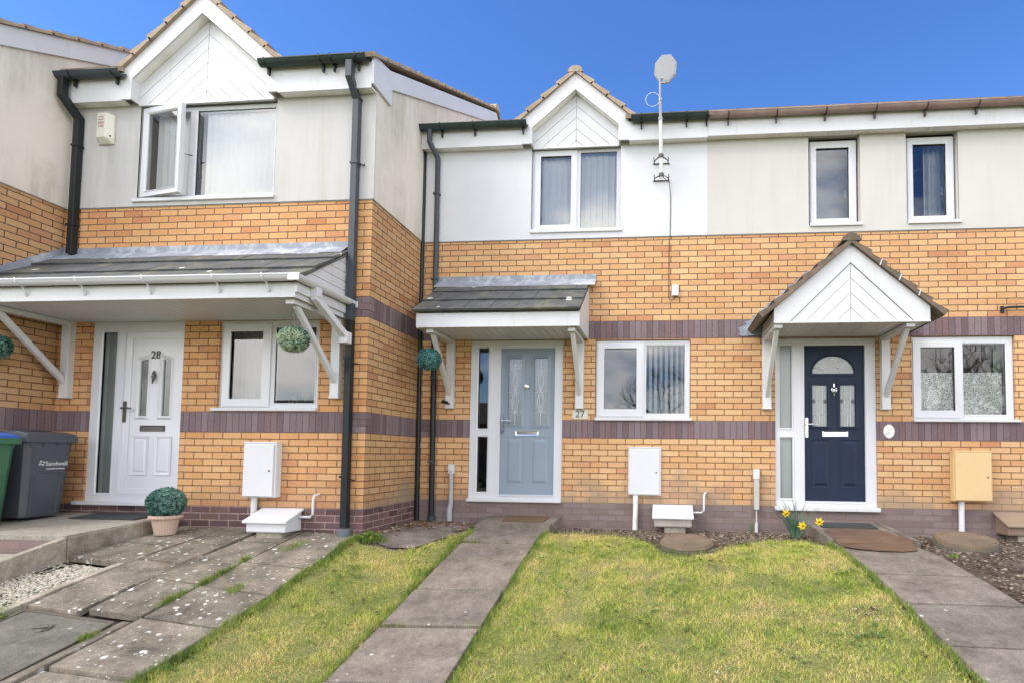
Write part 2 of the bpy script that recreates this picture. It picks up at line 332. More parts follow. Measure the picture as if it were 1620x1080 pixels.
# ------------------------------------------------------------------ ground
XS = [-6, -2.15, 0, 1, 2, 3.5, 4.95, 9]; YS = [2, 0, -.6, -1.2, -1.6, -2.2, -2.8, -3.5, -5, -8, -60]
GT = [[-.2, -.2, -.2, -.22, -.27, -.32, -.42, -.60, -.95, -1.4, -1.6]]*2+[
      [-.25, -.25, -.25, -.26, -.34, -.49, -.64, -.78, -1.0, -1.4, -1.6], [-.28, -.28, -.29, -.38, -.475, -.62, -.76, -.90, -1.13, -1.45, -1.6],
      [-.30, -.30, -.30, -.38, -.46, -.60, -.73, -.88, -1.1, -1.45, -1.6], [-.30, -.30, -.29, -.32, -.37, -.47, -.59, -.72, -.97, -1.4, -1.6],
      [-.30, -.30, -.28, -.28, -.29, -.345, -.42, -.54, -.8, -1.3, -1.6], [-.32, -.32, -.30, -.30, -.31, -.37, -.44, -.55, -.8, -1.3, -1.6]]
def G(x, y):
    x = min(max(x, XS[0]), XS[-1]-1e-6); y = max(min(y, YS[0]), YS[-1]+1e-6)
    i = max(k for k in range(len(XS)-1) if XS[k] <= x); j = max(k for k in range(len(YS)-1) if YS[k] >= y)
    a = (x-XS[i])/(XS[i+1]-XS[i]); b = (YS[j]-y)/(YS[j]-YS[j+1])
    return (GT[i][j]*(1-a)+GT[i+1][j]*a)*(1-b)+(GT[i][j+1]*(1-a)+GT[i+1][j+1]*a)*b
def inpoly(x, y, P):
    c = False; n = len(P)
    for k in range(n):
        (x1, y1), (x2, y2) = P[k], P[(k+1) % n]
        if (y1 > y) != (y2 > y) and x < (x2-x1)*(y-y1)/(y2-y1)+x1: c = not c
    return c
LAWN_L = [(1.0, -.55), (.95, -.62), (.78, -.99), (.66, -1.36), (.45, -1.49), (.07, -1.48), (-.03, -1.36), (-.02, -5.2), (1.0, -5.2)]
LAWN_R = [(1.87, -.60), (2.37, -.62), (2.6, -.66), (2.9, -.78), (3.08, -.98), (3.22, -1.33), (3.49, -1.5), (3.72, -1.42), (3.95, -1.2), (4.3, -.91), (4.6, -.84), (4.82, -1.0), (4.93, -1.4), (4.94, -5.2), (1.87, -5.2)]
def groundmat():
    m, t, b, o = newmat('soil'); oc = N(t, 'ShaderNodeTexCoord').outputs['Object']
    c = ramp(t, noise(t, oc, 14, 10, .7), [(.3, (.045, .031, .022)), (.55, (.105, .078, .058)), (.75, (.19, .155, .12))])
    c = mixc(t, ramp(t, noise(t, oc, 2.2, 5), [(.45, (0, 0, 0)), (.65, (.6, .6, .6))]), c, (.17, .145, .125))
    t.links.new(c, b.inputs['Base Color']); b.inputs['Roughness'].default_value = .95; b.inputs['Specular IOR Level'].default_value = .15
    h = math_(t, 'ADD', noise(t, oc, 40, 8, .7), noise(t, oc, 9, 5)); bump(t, b, h, .9, .03); return m
M_SOIL = groundmat()
def turfmat():
    m, t, b, o = newmat('turf'); oc = N(t, 'ShaderNodeTexCoord').outputs['Object']
    c = ramp(t, noise(t, oc, 60, 8, .7), [(.3, (.06, .07, .02)), (.5, (.17, .18, .05)), (.7, (.34, .30, .12))])
    t.links.new(c, b.inputs['Base Color']); b.inputs['Roughness'].default_value = .95; bump(t, b, noise(t, oc, 80, 6, .7), .8, .02); return m
M_TURF = turfmat()
def axis(a, b, s, far):
    v = list(np.arange(a, b+1e-6, s)); lo = []; st = s
    x = a
    while x > far[0]: st *= 1.5; x -= st; lo.append(x)
    hi = []; st = s; x = b
    while x < far[1]: st *= 1.5; x += st; hi.append(x)
    return lo[::-1]+v+hi
gx = axis(-5, 9, .07, (-90, 90)); gy = axis(-6, .5, .07, (-90, 60)); mb = MB()
nx = len(gx)
for y in gy:
    for x in gx:
        z = G(x, y); near = -5.5 < x < 9.5 and -6.5 < y < .6
        if near: z += .012*mnoise.noise(Vector((x*3, y*3, 1)))
        lawn = (inpoly(x, y, LAWN_L) or inpoly(x, y, LAWN_R)) if near else y < -5
        z += -.012 if lawn else (-.03 if near else -.02)
        if -2.15 < x < 0 and -5 < y: z -= .035
        if (1.05 < x < 1.82 or 5.0 < x < 5.75) and -5.3 < y < -.6: z -= .04
        if -5 < x < -1.6 and y > -3.6: z -= .06
        mb.v.append((x, y, z))
for j in range(len(gy)-1):
    for i in range(nx-1):
        mb.f.append((j*nx+i, j*nx+i+1, (j+1)*nx+i+1, (j+1)*nx+i)); cx, cy = (gx[i]+gx[i+1])/2, (gy[j]+gy[j+1])/2
        mb.m.append(1 if (inpoly(cx, cy, LAWN_L) or inpoly(cx, cy, LAWN_R) or cy < -5.2) else 0)
struct(mb.build('ground', [M_SOIL, M_TURF], smooth=True))
# --- grass
def bladesmat(name, stops):
    m, t, b, o = newmat(name); g = N(t, 'ShaderNodeNewGeometry'); oc = N(t, 'ShaderNodeTexCoord').outputs['Object']
    f = math_(t, 'ADD', math_(t, 'MULTIPLY', g.outputs['Random Per Island'], .62), math_(t, 'ADD', math_(t, 'MULTIPLY', noise(t, oc, 1.9, 4, .6), 1.9), math_(t, 'MULTIPLY', noise(t, oc, 13, 4, .6), .8)))
    f = math_(t, 'SUBTRACT', f, 1.0)
    t.links.new(ramp(t, math_(t, 'SUBTRACT', f, .18), stops), b.inputs['Base Color']); b.inputs['Roughness'].default_value = .6; b.inputs['Specular IOR Level'].default_value = .25
    tr = N(t, 'ShaderNodeBsdfTranslucent'); t.links.new(b.inputs['Base Color'].links[0].from_socket, tr.inputs['Color'])
    ms = N(t, 'ShaderNodeMixShader'); ms.inputs[0].default_value = .3; t.links.new(b.outputs[0], ms.inputs[1]); t.links.new(tr.outputs[0], ms.inputs[2]); t.links.new(ms.outputs[0], o.inputs[0])
    return m
M_BLADE = bladesmat('lawn_blade', [(.02, (.13, .22, .035)), (.24, (.32, .42, .06)), (.44, (.54, .58, .11)), (.62, (.74, .67, .22)), (.86, (.84, .60, .32))])
M_TUFT = bladesmat('lush_blade', [(.1, (.09, .15, .03)), (.5, (.19, .28, .05)), (.9, (.36, .40, .11))])
def blades(name, P, hts, wid, mat, lean=.6):
    n = len(P); ang = rng.uniform(0, 2*math.pi, n); d = np.stack([np.cos(ang), np.sin(ang)], 1); la = rng.uniform(0, 2*math.pi, n)
    ln = rng.uniform(.1, lean, n)*hts; tip = P+np.stack([np.cos(la)*ln, np.sin(la)*ln, hts], 1); w = wid*rng.uniform(.6, 1.3, n)
    mid = P+np.stack([np.cos(la)*ln*.3, np.sin(la)*ln*.3, hts*.6], 1)
    a = P.copy(); a[:, :2] -= d*w[:, None]; b = P.copy(); b[:, :2] += d*w[:, None]
    c = mid.copy(); c[:, :2] += d*w[:, None]*.8; e = mid.copy(); e[:, :2] -= d*w[:, None]*.8
    V = np.stack([a, b, c, e, tip], 1).reshape(-1, 3); base = np.arange(n)*5
    loops = np.stack([base, base+1, base+2, base+3, base+3, base+2, base+4], 1).reshape(-1)
    st = np.stack([np.arange(n)*7, np.arange(n)*7+4], 1).reshape(-1); tot = np.tile([4, 3], n)
    me = bpy.data.meshes.new(name); me.vertices.add(len(V)); me.vertices.foreach_set('co', V.reshape(-1)); me.loops.add(len(loops)); me.loops.foreach_set('vertex_index', loops)
    me.polygons.add(2*n); me.polygons.foreach_set('loop_start', st); me.polygons.foreach_set('loop_total', tot); me.update(calc_edges=True); me.materials.append(mat)
    o = bpy.data.objects.new(name, me); COL.objects.link(o); return o
def gz(P): return np.array([G(x, y) for x, y in P])
pts = []
for poly, n in ((LAWN_L, 38000), (LAWN_R, 125000)):
    xs = [p[0] for p in poly]; ys = [p[1] for p in poly]; k = 0
    while k < n:
        x = rng.uniform(min(xs)-.03, max(xs)+.03); y = max(ys)-(max(ys)-max(min(ys), -4.9))*rng.random()
        if inpoly(x+rng.normal(0, .012), y+rng.normal(0, .012), poly): pts.append((x, y)); k += 1
P2 = np.array(pts); Z = gz(P2)-.016; Pg = np.column_stack([P2, Z])
cl = np.array([mnoise.noise(Vector((x*5, y*5, 0))) for x, y in P2])
stuff(blades('lawn_grass', Pg, rng.uniform(.010, .034, len(Pg))*(1+.9*cl), .0017, M_BLADE, 1.6), 'short yellow-green lawn grass on both sides of the middle path', 'grass')
tp = []
for _ in range(3300):
    y = -1.35-3.6*rng.random()**1.2; tp.append((-.0+abs(rng.normal(0, .045))-.03+.02*math.sin(y*9), y))
for _ in range(2000): yy = -.6-3.8*rng.random(); tp.append((1.012+.012*math.sin(yy*23)+.012*math.sin(yy*7)-abs(rng.normal(0, .028)), yy))
for _ in range(2000): yy = -.6-3.8*rng.random(); tp.append((1.858-.012*math.sin(yy*19)-.012*math.sin(yy*6)+abs(rng.normal(0, .025)), yy))
for _ in range(1700): yy = -1.1-3.3*rng.random(); tp.append((4.955+.012*math.sin(yy*21)+.01*math.sin(yy*8)-abs(rng.normal(0, .025)), yy))
for _ in range(500): xx = rng.uniform(1.9, 4.9); yb_ = [p for p in LAWN_R[:13]]; k_ = max(q for q in range(12) if yb_[q][0] <= xx or q == 0); (xa_, ya_), (xb_, yc_) = yb_[k_], yb_[k_+1]; tp.append((xx, ya_+(yc_-ya_)*(xx-xa_)/(xb_-xa_)+rng.normal(0, .02)))
for yj in (-1.07, -1.575, -2.17, -2.78):
    for _ in range(60): tp.append((rng.choice([rng.uniform(1.02, 1.2), rng.uniform(1.02, 1.85)]), yj+rng.normal(0, .004)))
for _ in range(60):
    q_ = rng.integers(0, 2); cx_, cy_ = (rng.uniform(2.0, 4.8), rng.uniform(-4.4, -1.7)) if q_ else (rng.uniform(.05, .95), rng.uniform(-4.4, -1.6))
    for _ in range(14): tp.append((cx_+rng.normal(0, .022), cy_+rng.normal(0, .022)))
for _ in range(700): tp.append((rng.normal(.12, .08), rng.normal(-1.33, .05)))
for (x, y, s, n) in ((-.66, -2.55, .03, 300), (-.67, -2.85, .03, 500), (-.66, -2.35, .03, 250), (-.45, -1.72, .07, 300), (-.75, -3.45, .03, 300), (-1.6, -3.35, .06, 350), (-.68, -2.1, .02, 200), (-.35, -2.61, .05, 200)):
    for _ in range(n): tp.append((rng.normal(x, s*.6), rng.normal(y, s*2 if abs(x+.66) < .05 else s)))
T2 = np.array(tp); Tz = gz(T2)-.01
stuff(blades('edge_grass', np.column_stack([T2, Tz]), rng.uniform(.025, .07, len(T2)), .0022, M_TUFT, .9), 'longer bright green grass and weeds along the paving edges and joints', 'weeds')
# broad-leaved weeds and fallen petals in the turf
def rosettes(name, n, seed, mat, label, cat):
    g = np.random.default_rng(seed); V = []; F = []
    k = 0
    while k < n:
        x, y = g.uniform(-.2, 5), g.uniform(-4.6, -.7)
        if k and g.random() < .55: x, y = V[-1][0]+g.normal(0, .07), V[-1][1]+g.normal(0, .07)
        if not (inpoly(x, y, LAWN_L) or inpoly(x, y, LAWN_R)): continue
        k += 1; z = G(x, y)+.004; R = g.uniform(.008, .028)
        for j in range(int(g.integers(5, 10))):
            a = g.uniform(0, 6.28); l = R*g.uniform(.6, 1.2); w = l*.28; u = np.array([math.cos(a), math.sin(a)]); v = np.array([-u[1], u[0]]); i = len(V)
            o_ = np.array([x, y]); hh = g.uniform(.004, .018)
            for q, zz in ((o_, z), (o_+u*l*.55+v*w, z+hh), (o_+u*l, z+hh*.8), (o_+u*l*.55-v*w, z+hh)): V.append((q[0], q[1], zz))
            F.append((i, i+1, i+2, i+3))
    me = bpy.data.meshes.new(name); me.from_pydata(V, [], F); me.materials.append(mat); o = bpy.data.objects.new(name, me); COL.objects.link(o); stuff(o, label, cat)
rosettes('lawn_weeds', 620, 21, bladesmat('weed_leaf', [(.1, (.09, .19, .05)), (.5, (.17, .30, .09)), (.9, (.30, .38, .14))]), 'small dark green broad-leaved weeds scattered through the lawn', 'weeds')
rosettes('lawn_litter', 150, 22, bladesmat('dry_bits', [(.1, (.05, .03, .02)), (.4, (.14, .08, .04)), (.7, (.45, .36, .24)), (.95, (.8, .8, .75))]), 'tiny dry leaf bits and petals lying in the lawn', 'litter')
# --- paving
def slabmat(name, lo, hi, spots, spotcol=(.62, .62, .58)):
    m, t, b, o = newmat(name); oc = N(t, 'ShaderNodeTexCoord').outputs['Object']
    g = N(t, 'ShaderNodeNewGeometry').outputs['Random Per Island']
    c = ramp(t, noise(t, oc, 3.5, 9, .72), [(.34, lo), (.64, hi)])
    c = mixc(t, .5, c, ramp(t, g, [(0, (.35, .35, .35)), (1, (.62, .60, .58))]), 'OVERLAY')
    c = mixc(t, .5, c, ramp(t, noise(t, oc, 140, 3), [(.3, (.18, .18, .18)), (.7, (.78, .78, .78))]), 'OVERLAY')
    c = mixc(t, .6, c, ramp(t, noise(t, oc, 22, 6, .75), [(.35, (.3, .3, .3)), (.65, (.62, .61, .6))]), 'OVERLAY')
    if spots:
        for sc_, th in (((8., .22), (13., .20), (21., .17)) if spots > .5 else ((9., .15),)):
            w = N(t, 'ShaderNodeTexVoronoi'); w.inputs['Scale'].default_value = sc_; t.links.new(oc, w.inputs['Vector'])
            dd = math_(t, 'ADD', w.outputs['Distance'], math_(t, 'MULTIPLY', noise(t, oc, 45, 4), .25))
            msk = ramp(t, noise(t, oc, 1.6+sc_*.05, 3), [(.48-.12*spots, (0, 0, 0)), (.6, (1, 1, 1))])
            c = mixc(t, math_(t, 'MULTIPLY', ramp(t, dd, [(th+.05, (1, 1, 1)), (th+.09, (0, 0, 0))]), msk), c, spotcol)
    t.links.new(c, b.inputs['Base Color']); b.inputs['Roughness'].default_value = .85; b.inputs['Specular IOR Level'].default_value = .25
    bump(t, b, noise(t, oc, 110, 5, .7), .5, .005); return m
M_PAVE = slabmat('concrete_slab', (.12, .102, .085), (.245, .215, .183), .2)
M_PAVL = slabmat('lichened_slab', (.095, .085, .066), (.26, .23, .183), 1.)
M_CONC = slabmat('plain_concrete', (.26, .24, .205), (.40, .37, .315), 0)
M_KERB = slabmat('kerb_concrete', (.20, .18, .14), (.40, .365, .30), 0)
def slab(mb, x0, x1, y0, y1, gap=.010, lift=.0, th=.05, zf=None, m=0, skew=0.):
    """one slab, its corners on the ground, chamfered top edge"""
    zf = zf or G; c = [(x0+gap, y0+gap), (x1-gap, y0+gap), (x1-gap, y1-gap), (x0+gap, y1-gap)]; t = [random.uniform(-.004, .004) for _ in c]
    c = [(a+skew, b) for a, b in c]
    z = [zf(a, b)+lift+k for (a, b), k in zip(c, t)]; cc = 5e-3; cx, cy = sum(p[0] for p in c)/4, sum(p[1] for p in c)/4
    top = [(a+(cc if a < cx else -cc), b+(cc if b < cy else -cc), zz) for (a, b), zz in zip(c, z)]; mid = [(a, b, zz-cc) for (a, b), zz in zip(c, z)]; bot = [(a, b, zz-th) for (a, b), zz in zip(c, z)]
    i = len(mb.v); mb.v += top+mid+bot; mb.f.append((i, i+1, i+2, i+3)); mb.m.append(m)
    for r in (0, 4):
        for k in range(4): l = (k+1) % 4; mb.f.append((i+r+k, i+r+4+k, i+r+4+l, i+r+l)); mb.m.append(m)
mb = MB(); X0, X1 = 1.017, 1.855
for a, b in ((-1.07, -.565), (-1.575, -1.07), (-2.17, -1.575), (-2.78, -2.17), (-3.49, -2.78), (-4.1, -3.49), (-4.75, -4.1), (-5.4, -4.75)):
    slab(mb, X0, X1, a, b, lift=random.uniform(.004, .026), gap=.015, skew=random.uniform(-.006, .006))
mb2 = [(1.0, 0.0), (1.93, 0.0), (1.9, -.56), (1.0, -.56)]
z_ = [-.182, -.182, -.228, -.232]
i = len(mb.v); mb.v += [(x, y-.003, z) for (x, y), z in zip(mb2, z_)]+[(x, y-.003, z-.2) for (x, y), z in zip(mb2, z_)]
mb.f.append((i, i+1, i+2, i+3)); mb.m.append(0)
for k in range(4): l = (k+1) % 4; mb.f.append((i+k, i+4+k, i+4+l, i+l)); mb.m.append(0)
struct(mb.build('path', M_PAVE))
mb = MB()
for a, b in ((-1.64, -1.03), (-2.24, -1.64), (-2.84, -2.24), (-3.44, -2.84), (-4.05, -3.44), (-4.7, -4.05), (-5.4, -4.7)): slab(mb, 4.955, 5.79, a, b, lift=.010 if b > -1.1 else random.uniform(.002, .026), gap=.015, skew=random.uniform(-.006, .006))
pl = [(5.0, -.003), (5.86, -.003), (5.80, -1.02), (4.96, -1.02)]; z_ = [-.19, -.19, -.245, -.24]
i = len(mb.v); mb.v += [(x, y, z) for (x, y), z in zip(pl, z_)]+[(x, y, z-.2) for (x, y), z in zip(pl, z_)]
mb.f.append((i, i+1, i+2, i+3)); mb.m.append(0)
for k in range(4): l = (k+1) % 4; mb.f.append((i+k, i+4+k, i+4+l, i+l)); mb.m.append(0)
# raised edges of the damp ramp
for xa, xb in ((4.955, 5.0), (5.80, 5.86)):
    mb.prism([(xa, -.02, -.32), (xa, -.02, -.178), (xa, -1.05, -.232), (xa, -1.05, -.36)], (xb-xa, 0, 0))
struct(mb.build('path', M_PAVE))
def dampmat():
    m, t, b, o = newmat('damp_brown_concrete'); oc = N(t, 'ShaderNodeTexCoord').outputs['Object']
    c = ramp(t, noise(t, oc, 5, 7), [(.3, (.085, .048, .026)), (.7, (.16, .10, .062))]); t.links.new(c, b.inputs['Base Color']); b.inputs['Roughness'].default_value = .5
    bump(t, b, noise(t, oc, 110, 5), .4, .004); return m
mb = MB(); n = 30; cxs, cys = 5.4, -.93
ring_ = []
for k in range(n):
    a = 2*math.pi*k/n; rr = 1+.10*math.sin(3*a+1)+.06*math.sin(7*a); x = min(5.79, max(5.01, cxs+.43*rr*math.cos(a))); y = cys+.58*rr*math.sin(a); ring_.append((x, y))
def prz(x, y): return (-.19+(-.05)*(-y/1.02) if y > -1.02 else G(x, y)+.012)+.007
ys_ = np.linspace(-1.5, -.38, 24)
for k in range(len(ys_)-1):
    def ext(y):
        w = (1-((y-cys)/.58)**4) if abs(y-cys) < .58 else 0; w = max(w, 0)**.5; return (max(5.005, cxs-.41*w-.03*math.sin(y*13)*w), min(5.795, cxs+.37*w+.03*math.sin(y*11)*w))
    a, b = ys_[k], ys_[k+1]; (l0, r0_), (l1, r1_) = ext(a), ext(b); mb.q([(l0, a, prz(l0, a)), (r0_, a, prz(r0_, a)), (r1_, b, prz(r1_, b)), (l1, b, prz(l1, b))])
struct(mb.build('path_damp_patch', dampmat()))
# patio of the left-hand house
mb = MB(); AX = [-2.12, -1.56, -1.12, -.66, -.02]
cols = {(-.66, -.02): [-1.272, -1.68, -2.13, -2.61, -3.14, -3.78, -4.4, -5.0], (-1.12, -.66): [-1.272, -1.62, -2.1, -2.60, -3.14], (-1.56, -1.12): [-1.272, -1.8, -2.3, -2.72, -3.2], (-2.12, -1.56): [-1.272, -1.95, -2.44]}
for (a, b), ys in cols.items():
    for k in range(len(ys)-1): slab(mb, a, b, ys[k+1], ys[k], gap=random.uniform(.008, .016), lift=random.uniform(-.004, .018), skew=random.uniform(-.010, .010))
slab(mb, -.74, -.66, -5, -3.2, gap=.004, lift=.006)
struct(mb.build('patio', M_PAVL))
# terrace with kerb beside it
mb = MB(); mb.prism([(-3.75, -1.272, -.5), (-3.75, -1.272, -.10), (-3.75, -2.44, -.165), (-3.75, -2.44, -.5)], (1.61, 0, 0)); mb.box(-4.2, -2.2, -3.9, -2.47, -.7, -.335)
struct(mb.build('terrace', M_CONC, bevel=.006))
mb = MB(); wall(mb, 'y', -2.447, -3.75, -2.2, [(-.40, -.21, 0, 0)]); struct(mb.build('terrace_riser', M_DARK))
mb = MB()
mb.prism([(-2.19, -1.30, -.45), (-2.19, -1.30, -.105), (-2.19, -2.43, -.185), (-2.19, -2.43, -.5)], (.065, 0, 0))
mb.prism([(-2.185, -2.44, -.5), (-2.185, -2.44, -.178), (-2.185, -2.93, -.30), (-2.185, -3.6, -.50), (-2.185, -3.6, -.8)], (.06, 0, 0))
mb.prism([(-1.64, -2.22, -.5), (-1.64, -2.22, -.36), (-1.64, -2.62, -.428), (-1.64, -3.0, -.50), (-1.64, -3.5, -.615), (-1.64, -3.5, -.8)], (.075, 0, 0))
struct(mb.build('kerb', M_KERB, bevel=.008))
# white pebbles
def stones(name, n, fn, smin, smax, mat, seed=3):
    r = np.random.default_rng(seed); base = np.array([(1, 0, 0), (-1, 0, 0), (0, 1, 0), (0, -1, 0), (0, 0, 1), (0, 0, -1)], float)
    # subdivided octahedron
    fs = [(0, 2, 4), (2, 1, 4), (1, 3, 4), (3, 0, 4), (2, 0, 5), (1, 2, 5), (3, 1, 5), (0, 3, 5)]; V = [tuple(b) for b in base]; F = []; cache = {}
    def md(a, b):
        k = (min(a, b), max(a, b))
        if k not in cache: v = Vector(V[a])+Vector(V[b]); v.normalize(); V.append(tuple(v)); cache[k] = len(V)-1
        return cache[k]
    for a, b, c in fs: x, y, z = md(a, b), md(b, c), md(c, a); F += [(a, x, z), (x, b, y), (z, y, c), (x, y, z)]
    V = np.array(V); allv = []; allf = []; k = 0
    while k < n:
        p = fn(r)
        if p is None: continue
        s = r.uniform(smin, smax); sc = s*np.array([r.uniform(.8, 1.4), r.uniform(.8, 1.4), r.uniform(.5, .8)]); a = r.uniform(0, 6.28); v = V*(1+r.normal(0, .08, (len(V), 1)))*sc
        c_, s_ = math.cos(a), math.sin(a); v = np.column_stack([v[:, 0]*c_-v[:, 1]*s_, v[:, 0]*s_+v[:, 1]*c_, v[:, 2]])+np.array(p)
        allf += [tuple(i+len(allv)*len(V) for i in f) for f in F]; allv.append(v); k += 1
    me = bpy.data.meshes.new(name); me.from_pydata(np.concatenate(allv).tolist(), [], allf); me.materials.append(mat); me.polygons.foreach_set('use_smooth', [True]*len(allf))
    o = bpy.data.objects.new(name, me); COL.objects.link(o); return o
def islmat(name, stops, rough=.8):
    m, t, b, o = newmat(name); g = N(t, 'ShaderNodeNewGeometry'); c = ramp(t, g.outputs['Random Per Island'], stops)
    oc = N(t, 'ShaderNodeTexCoord').outputs['Object']; c = mixc(t, .4, c, ramp(t, noise(t, oc, 60, 4), [(.3, (.35, .35, .35)), (.7, (.6, .6, .6))]), 'OVERLAY')
    t.links.new(c, b.inputs['Base Color']); b.inputs['Roughness'].default_value = rough; b.inputs['Specular IOR Level'].default_value = .25; return m
def fpeb(r):
    x, y = r.uniform(-2.11, -1.66), r.uniform(-3.5, -2.5)
    if x < -1.98 and y > -2.75 and r.random() < .8: return None
    return (x, y, G(x, y)-.026+r.uniform(0, .010))
stuff(stones('white_pebbles', 3000, fpeb, .0065, .0125, islmat('pale_pebble', [(0, (.26, .24, .19)), (.4, (.42, .39, .31)), (1, (.56, .53, .44))])), 'bed of white pebbles between the tall kerb and the low edging', 'pebbles')
mb = MB(); c = [(-2.12, -2.46), (-1.64, -2.46), (-1.64, -3.6), (-2.12, -3.6)]
mb.q([(x, y, G(x, y)-.034) for x, y in c]); struct(mb.build('weed_membrane', pm('black_membrane', (.012, .013, .014), .6, .2, 8, 60, .4)))
def fsoil(r):
    k = r.random()
    if k < .52: x, y = r.uniform(1.95, 4.93), -r.random()**1.1*1.45
    else: x, y = r.uniform(5.88, 8.4), -r.random()**.8*3.4
    if inpoly(x, y, LAWN_R) or inpoly(x, y+.05, LAWN_R) and r.random() < .7: return None
    return (x, y, G(x, y)-.028+r.uniform(-.002, .006))
stuff(stones('soil_clods', 8500, fsoil, .005, .017, islmat('soil_clod', [(0, (.05, .034, .024)), (.5, (.125, .092, .068)), (.85, (.21, .165, .125)), (1, (.34, .29, .23))]), 5), 'stony brown soil in the beds below the house walls', 'soil')
def fleaf(r):
    x, y = (r.uniform(.03, 1.0), -abs(r.normal(0, .22))) if r.random() < .6 else (abs(r.normal(0, .16))+.02, r.uniform(-1.2, 0))
    return None if y < -1.1 or x > .98 else (x, y, G(x, y)-.02+r.uniform(0, .006))
stuff(stones('dead_leaves', 420, fleaf, .008, .022, islmat('dead_leaf', [(0, (.05, .03, .02)), (.5, (.16, .09, .05)), (.85, (.26, .17, .10)), (1, (.45, .40, .33))]), 8), 'brown dead leaves and grit blown into the corner by the downpipes', 'dead leaves')
mb = MB(); pl = [(0.0, -.0), (1.0, -.0), (.99, -.60), (.75, -1.0), (.62, -1.36), (.40, -1.44), (.05, -1.30), (0, -1.27)]
mb.q([(x, y, G(x, y)-.012) for x, y in pl]); struct(mb.build('corner_ground', slabmat('muddy_concrete', (.11, .095, .08), (.27, .24, .21), .0)))
# ================================================================== houses
D = 1.268; WX = 3.754; ZR = 3.42
BANDS = [(-.6, 0, 2, 0), (0, .825, 0, 0), (.825, 1.05, 1, 1), (1.05, 2.10, 0, 0), (2.10, 2.325, 1, 1), (2.325, ZR, 0, 0)]
def room(parent, x0, x1, y0, y1, z0, z1, floor):
    mb = MB()
    for (a, b) in ((z0, floor-.01), (floor+.01, z1)):
        c = [(x0, y0), (x1, y0), (x1, y1), (x0, y1)]
        for k in (1, 2, 3): l = (k+1) % 4; mb.q([(*c[k], a), (*c[l], a), (*c[l], b), (*c[k], b)])
        for z in (a, b): mb.q([(*p, z) for p in c])
    return mb.build('interior', M_ROOM, parent)
def window(parent, wy, fr, panes, sill=None, blind=None, mat=None, label=None):
    """fr = frame (x0,x1,z0,z1); panes = [(glass x0,x1,z0,z1, sash outer or None)]"""
    x0, x1, z0, z1 = fr; mb = MB(); holes = [(p[4] if p[4] else p[:4]) for p in panes]
    mb.plate(x0, x1, z0, z1, [tuple(h) for h in holes], wy+.032, wy+.085)
    for p in panes:
        if p[4]:
            a = p[4]; mb.plate(a[0]-.012, a[1]+.012, a[2]-.012, a[3]+.012, [p[:4]], wy+.016, wy+.07)
        g = p[:4]; mb.ring(g[0]-.014, g[1]+.014, g[2]-.014, g[3]+.014, .014, wy+(.018 if p[4] else .027), wy+.06, ins=.012)
    fro = mb.build('window', M_WH, parent, bevel=.0025)
    if label: fro['label'] = label
    for p in panes:
        m = MB(); m.q([(p[0], wy+.045, p[2]), (p[1], wy+.045, p[2]), (p[1], wy+.045, p[3]), (p[0], wy+.045, p[3])]); m.build('pane', M_GL, fro)
    if sill:
        MB().box(sill[0], sill[1], wy-.035, wy+.03, sill[2], sill[3]).build('sill', M_WHO, fro, bevel=.006)
    if blind: vblind(fro, wy-.06, *blind)
    return fro
def vblind(par, wy, x0, x1, z0, z1, pitch=.08, w=.089, ang=55, name='blind', mat=None):
    mb = MB(); x = x0+.02; ca, sa = math.cos(rad(ang)), math.sin(rad(ang))
    while x < x1:
        h = w/2; mb.prism([(x-h*ca, wy+.17-h*sa, z0), (x, wy+.17+.006, z0), (x+h*ca, wy+.17+h*sa, z0), (x+h*ca, wy+.172+h*sa, z0), (x, wy+.179, z0), (x-h*ca, wy+.172-h*sa, z0)], (0, 0, z1-z0)); x += pitch
    mb.box(x0, x1, wy+.15, wy+.19, z1, z1+.04); return mb.build(name, mat or M_BLIND, par)
def wavy(par, name, x0, x1, y, z0, z1, mat, amp=.02, wl=.09):
    mb = MB(); n = int((x1-x0)/.01); P = [(x0+(x1-x0)*k/n, y+amp*math.sin(2*math.pi*k/n*(x1-x0)/wl)*(.7+.3*math.sin(k*.37))) for k in range(n+1)]
    for k in range(n): mb.q([(*P[k], z0), (*P[k+1], z0), (*P[k+1], z1), (*P[k], z1)])
    return mb.build(name, mat, par, smooth=True)
def gutter(parent, x0, x1, y, zt, mat, bmat, brackets, r=.055, name='gutter', along='x', drop=True):
    mb = MB(); n = 12; pr = [(-r, 0), (-r-.006, .004), (-r-.006, -.006)]+[(-r*math.cos(math.pi*k/n), -r*1.05*math.sin(math.pi*k/n)) for k in range(1, n)]+[(r, -.0), (r-.006, 0)]
    pr += [(-(r-.006)*math.cos(math.pi*k/n), -(r-.008)*math.sin(math.pi*k/n)) for k in range(n-1, 0, -1)]+[(-r+.006, 0)]
    def P(x, a): return (x, y+a[0], zt+a[1])
    mb.prism([P(x0, a) for a in pr], (x1-x0, 0, 0))
    o = mb.build(name, mat, parent, smooth=True)
    for bx in brackets:
        b = MB(); q_ = [(-(r+.005)*math.cos(math.pi*k/n), -(r+.006)*1.05*math.sin(math.pi*k/n)) for k in range(n+1)]; q_ = [(-(r+.008), .012)]+q_+[(r-.004, 0)]+[(-(r-.002)*math.cos(math.pi*k/n), -(r-.004)*1.05*math.sin(math.pi*k/n)) for k in range(n-1, 0, -1)]
        b.prism([P(bx-.009, a) for a in q_], (.018, 0, 0))
        if drop: b.prism([(bx-.014, y+r-.004, zt-.02), (bx+.014, y+r-.004, zt-.02), (bx+.008, y+r-.004, zt-.13), (bx-.008, y+r-.004, zt-.13)], (0, -.03, 0))
        b.build('gutter_bracket', bmat, o)
    return o
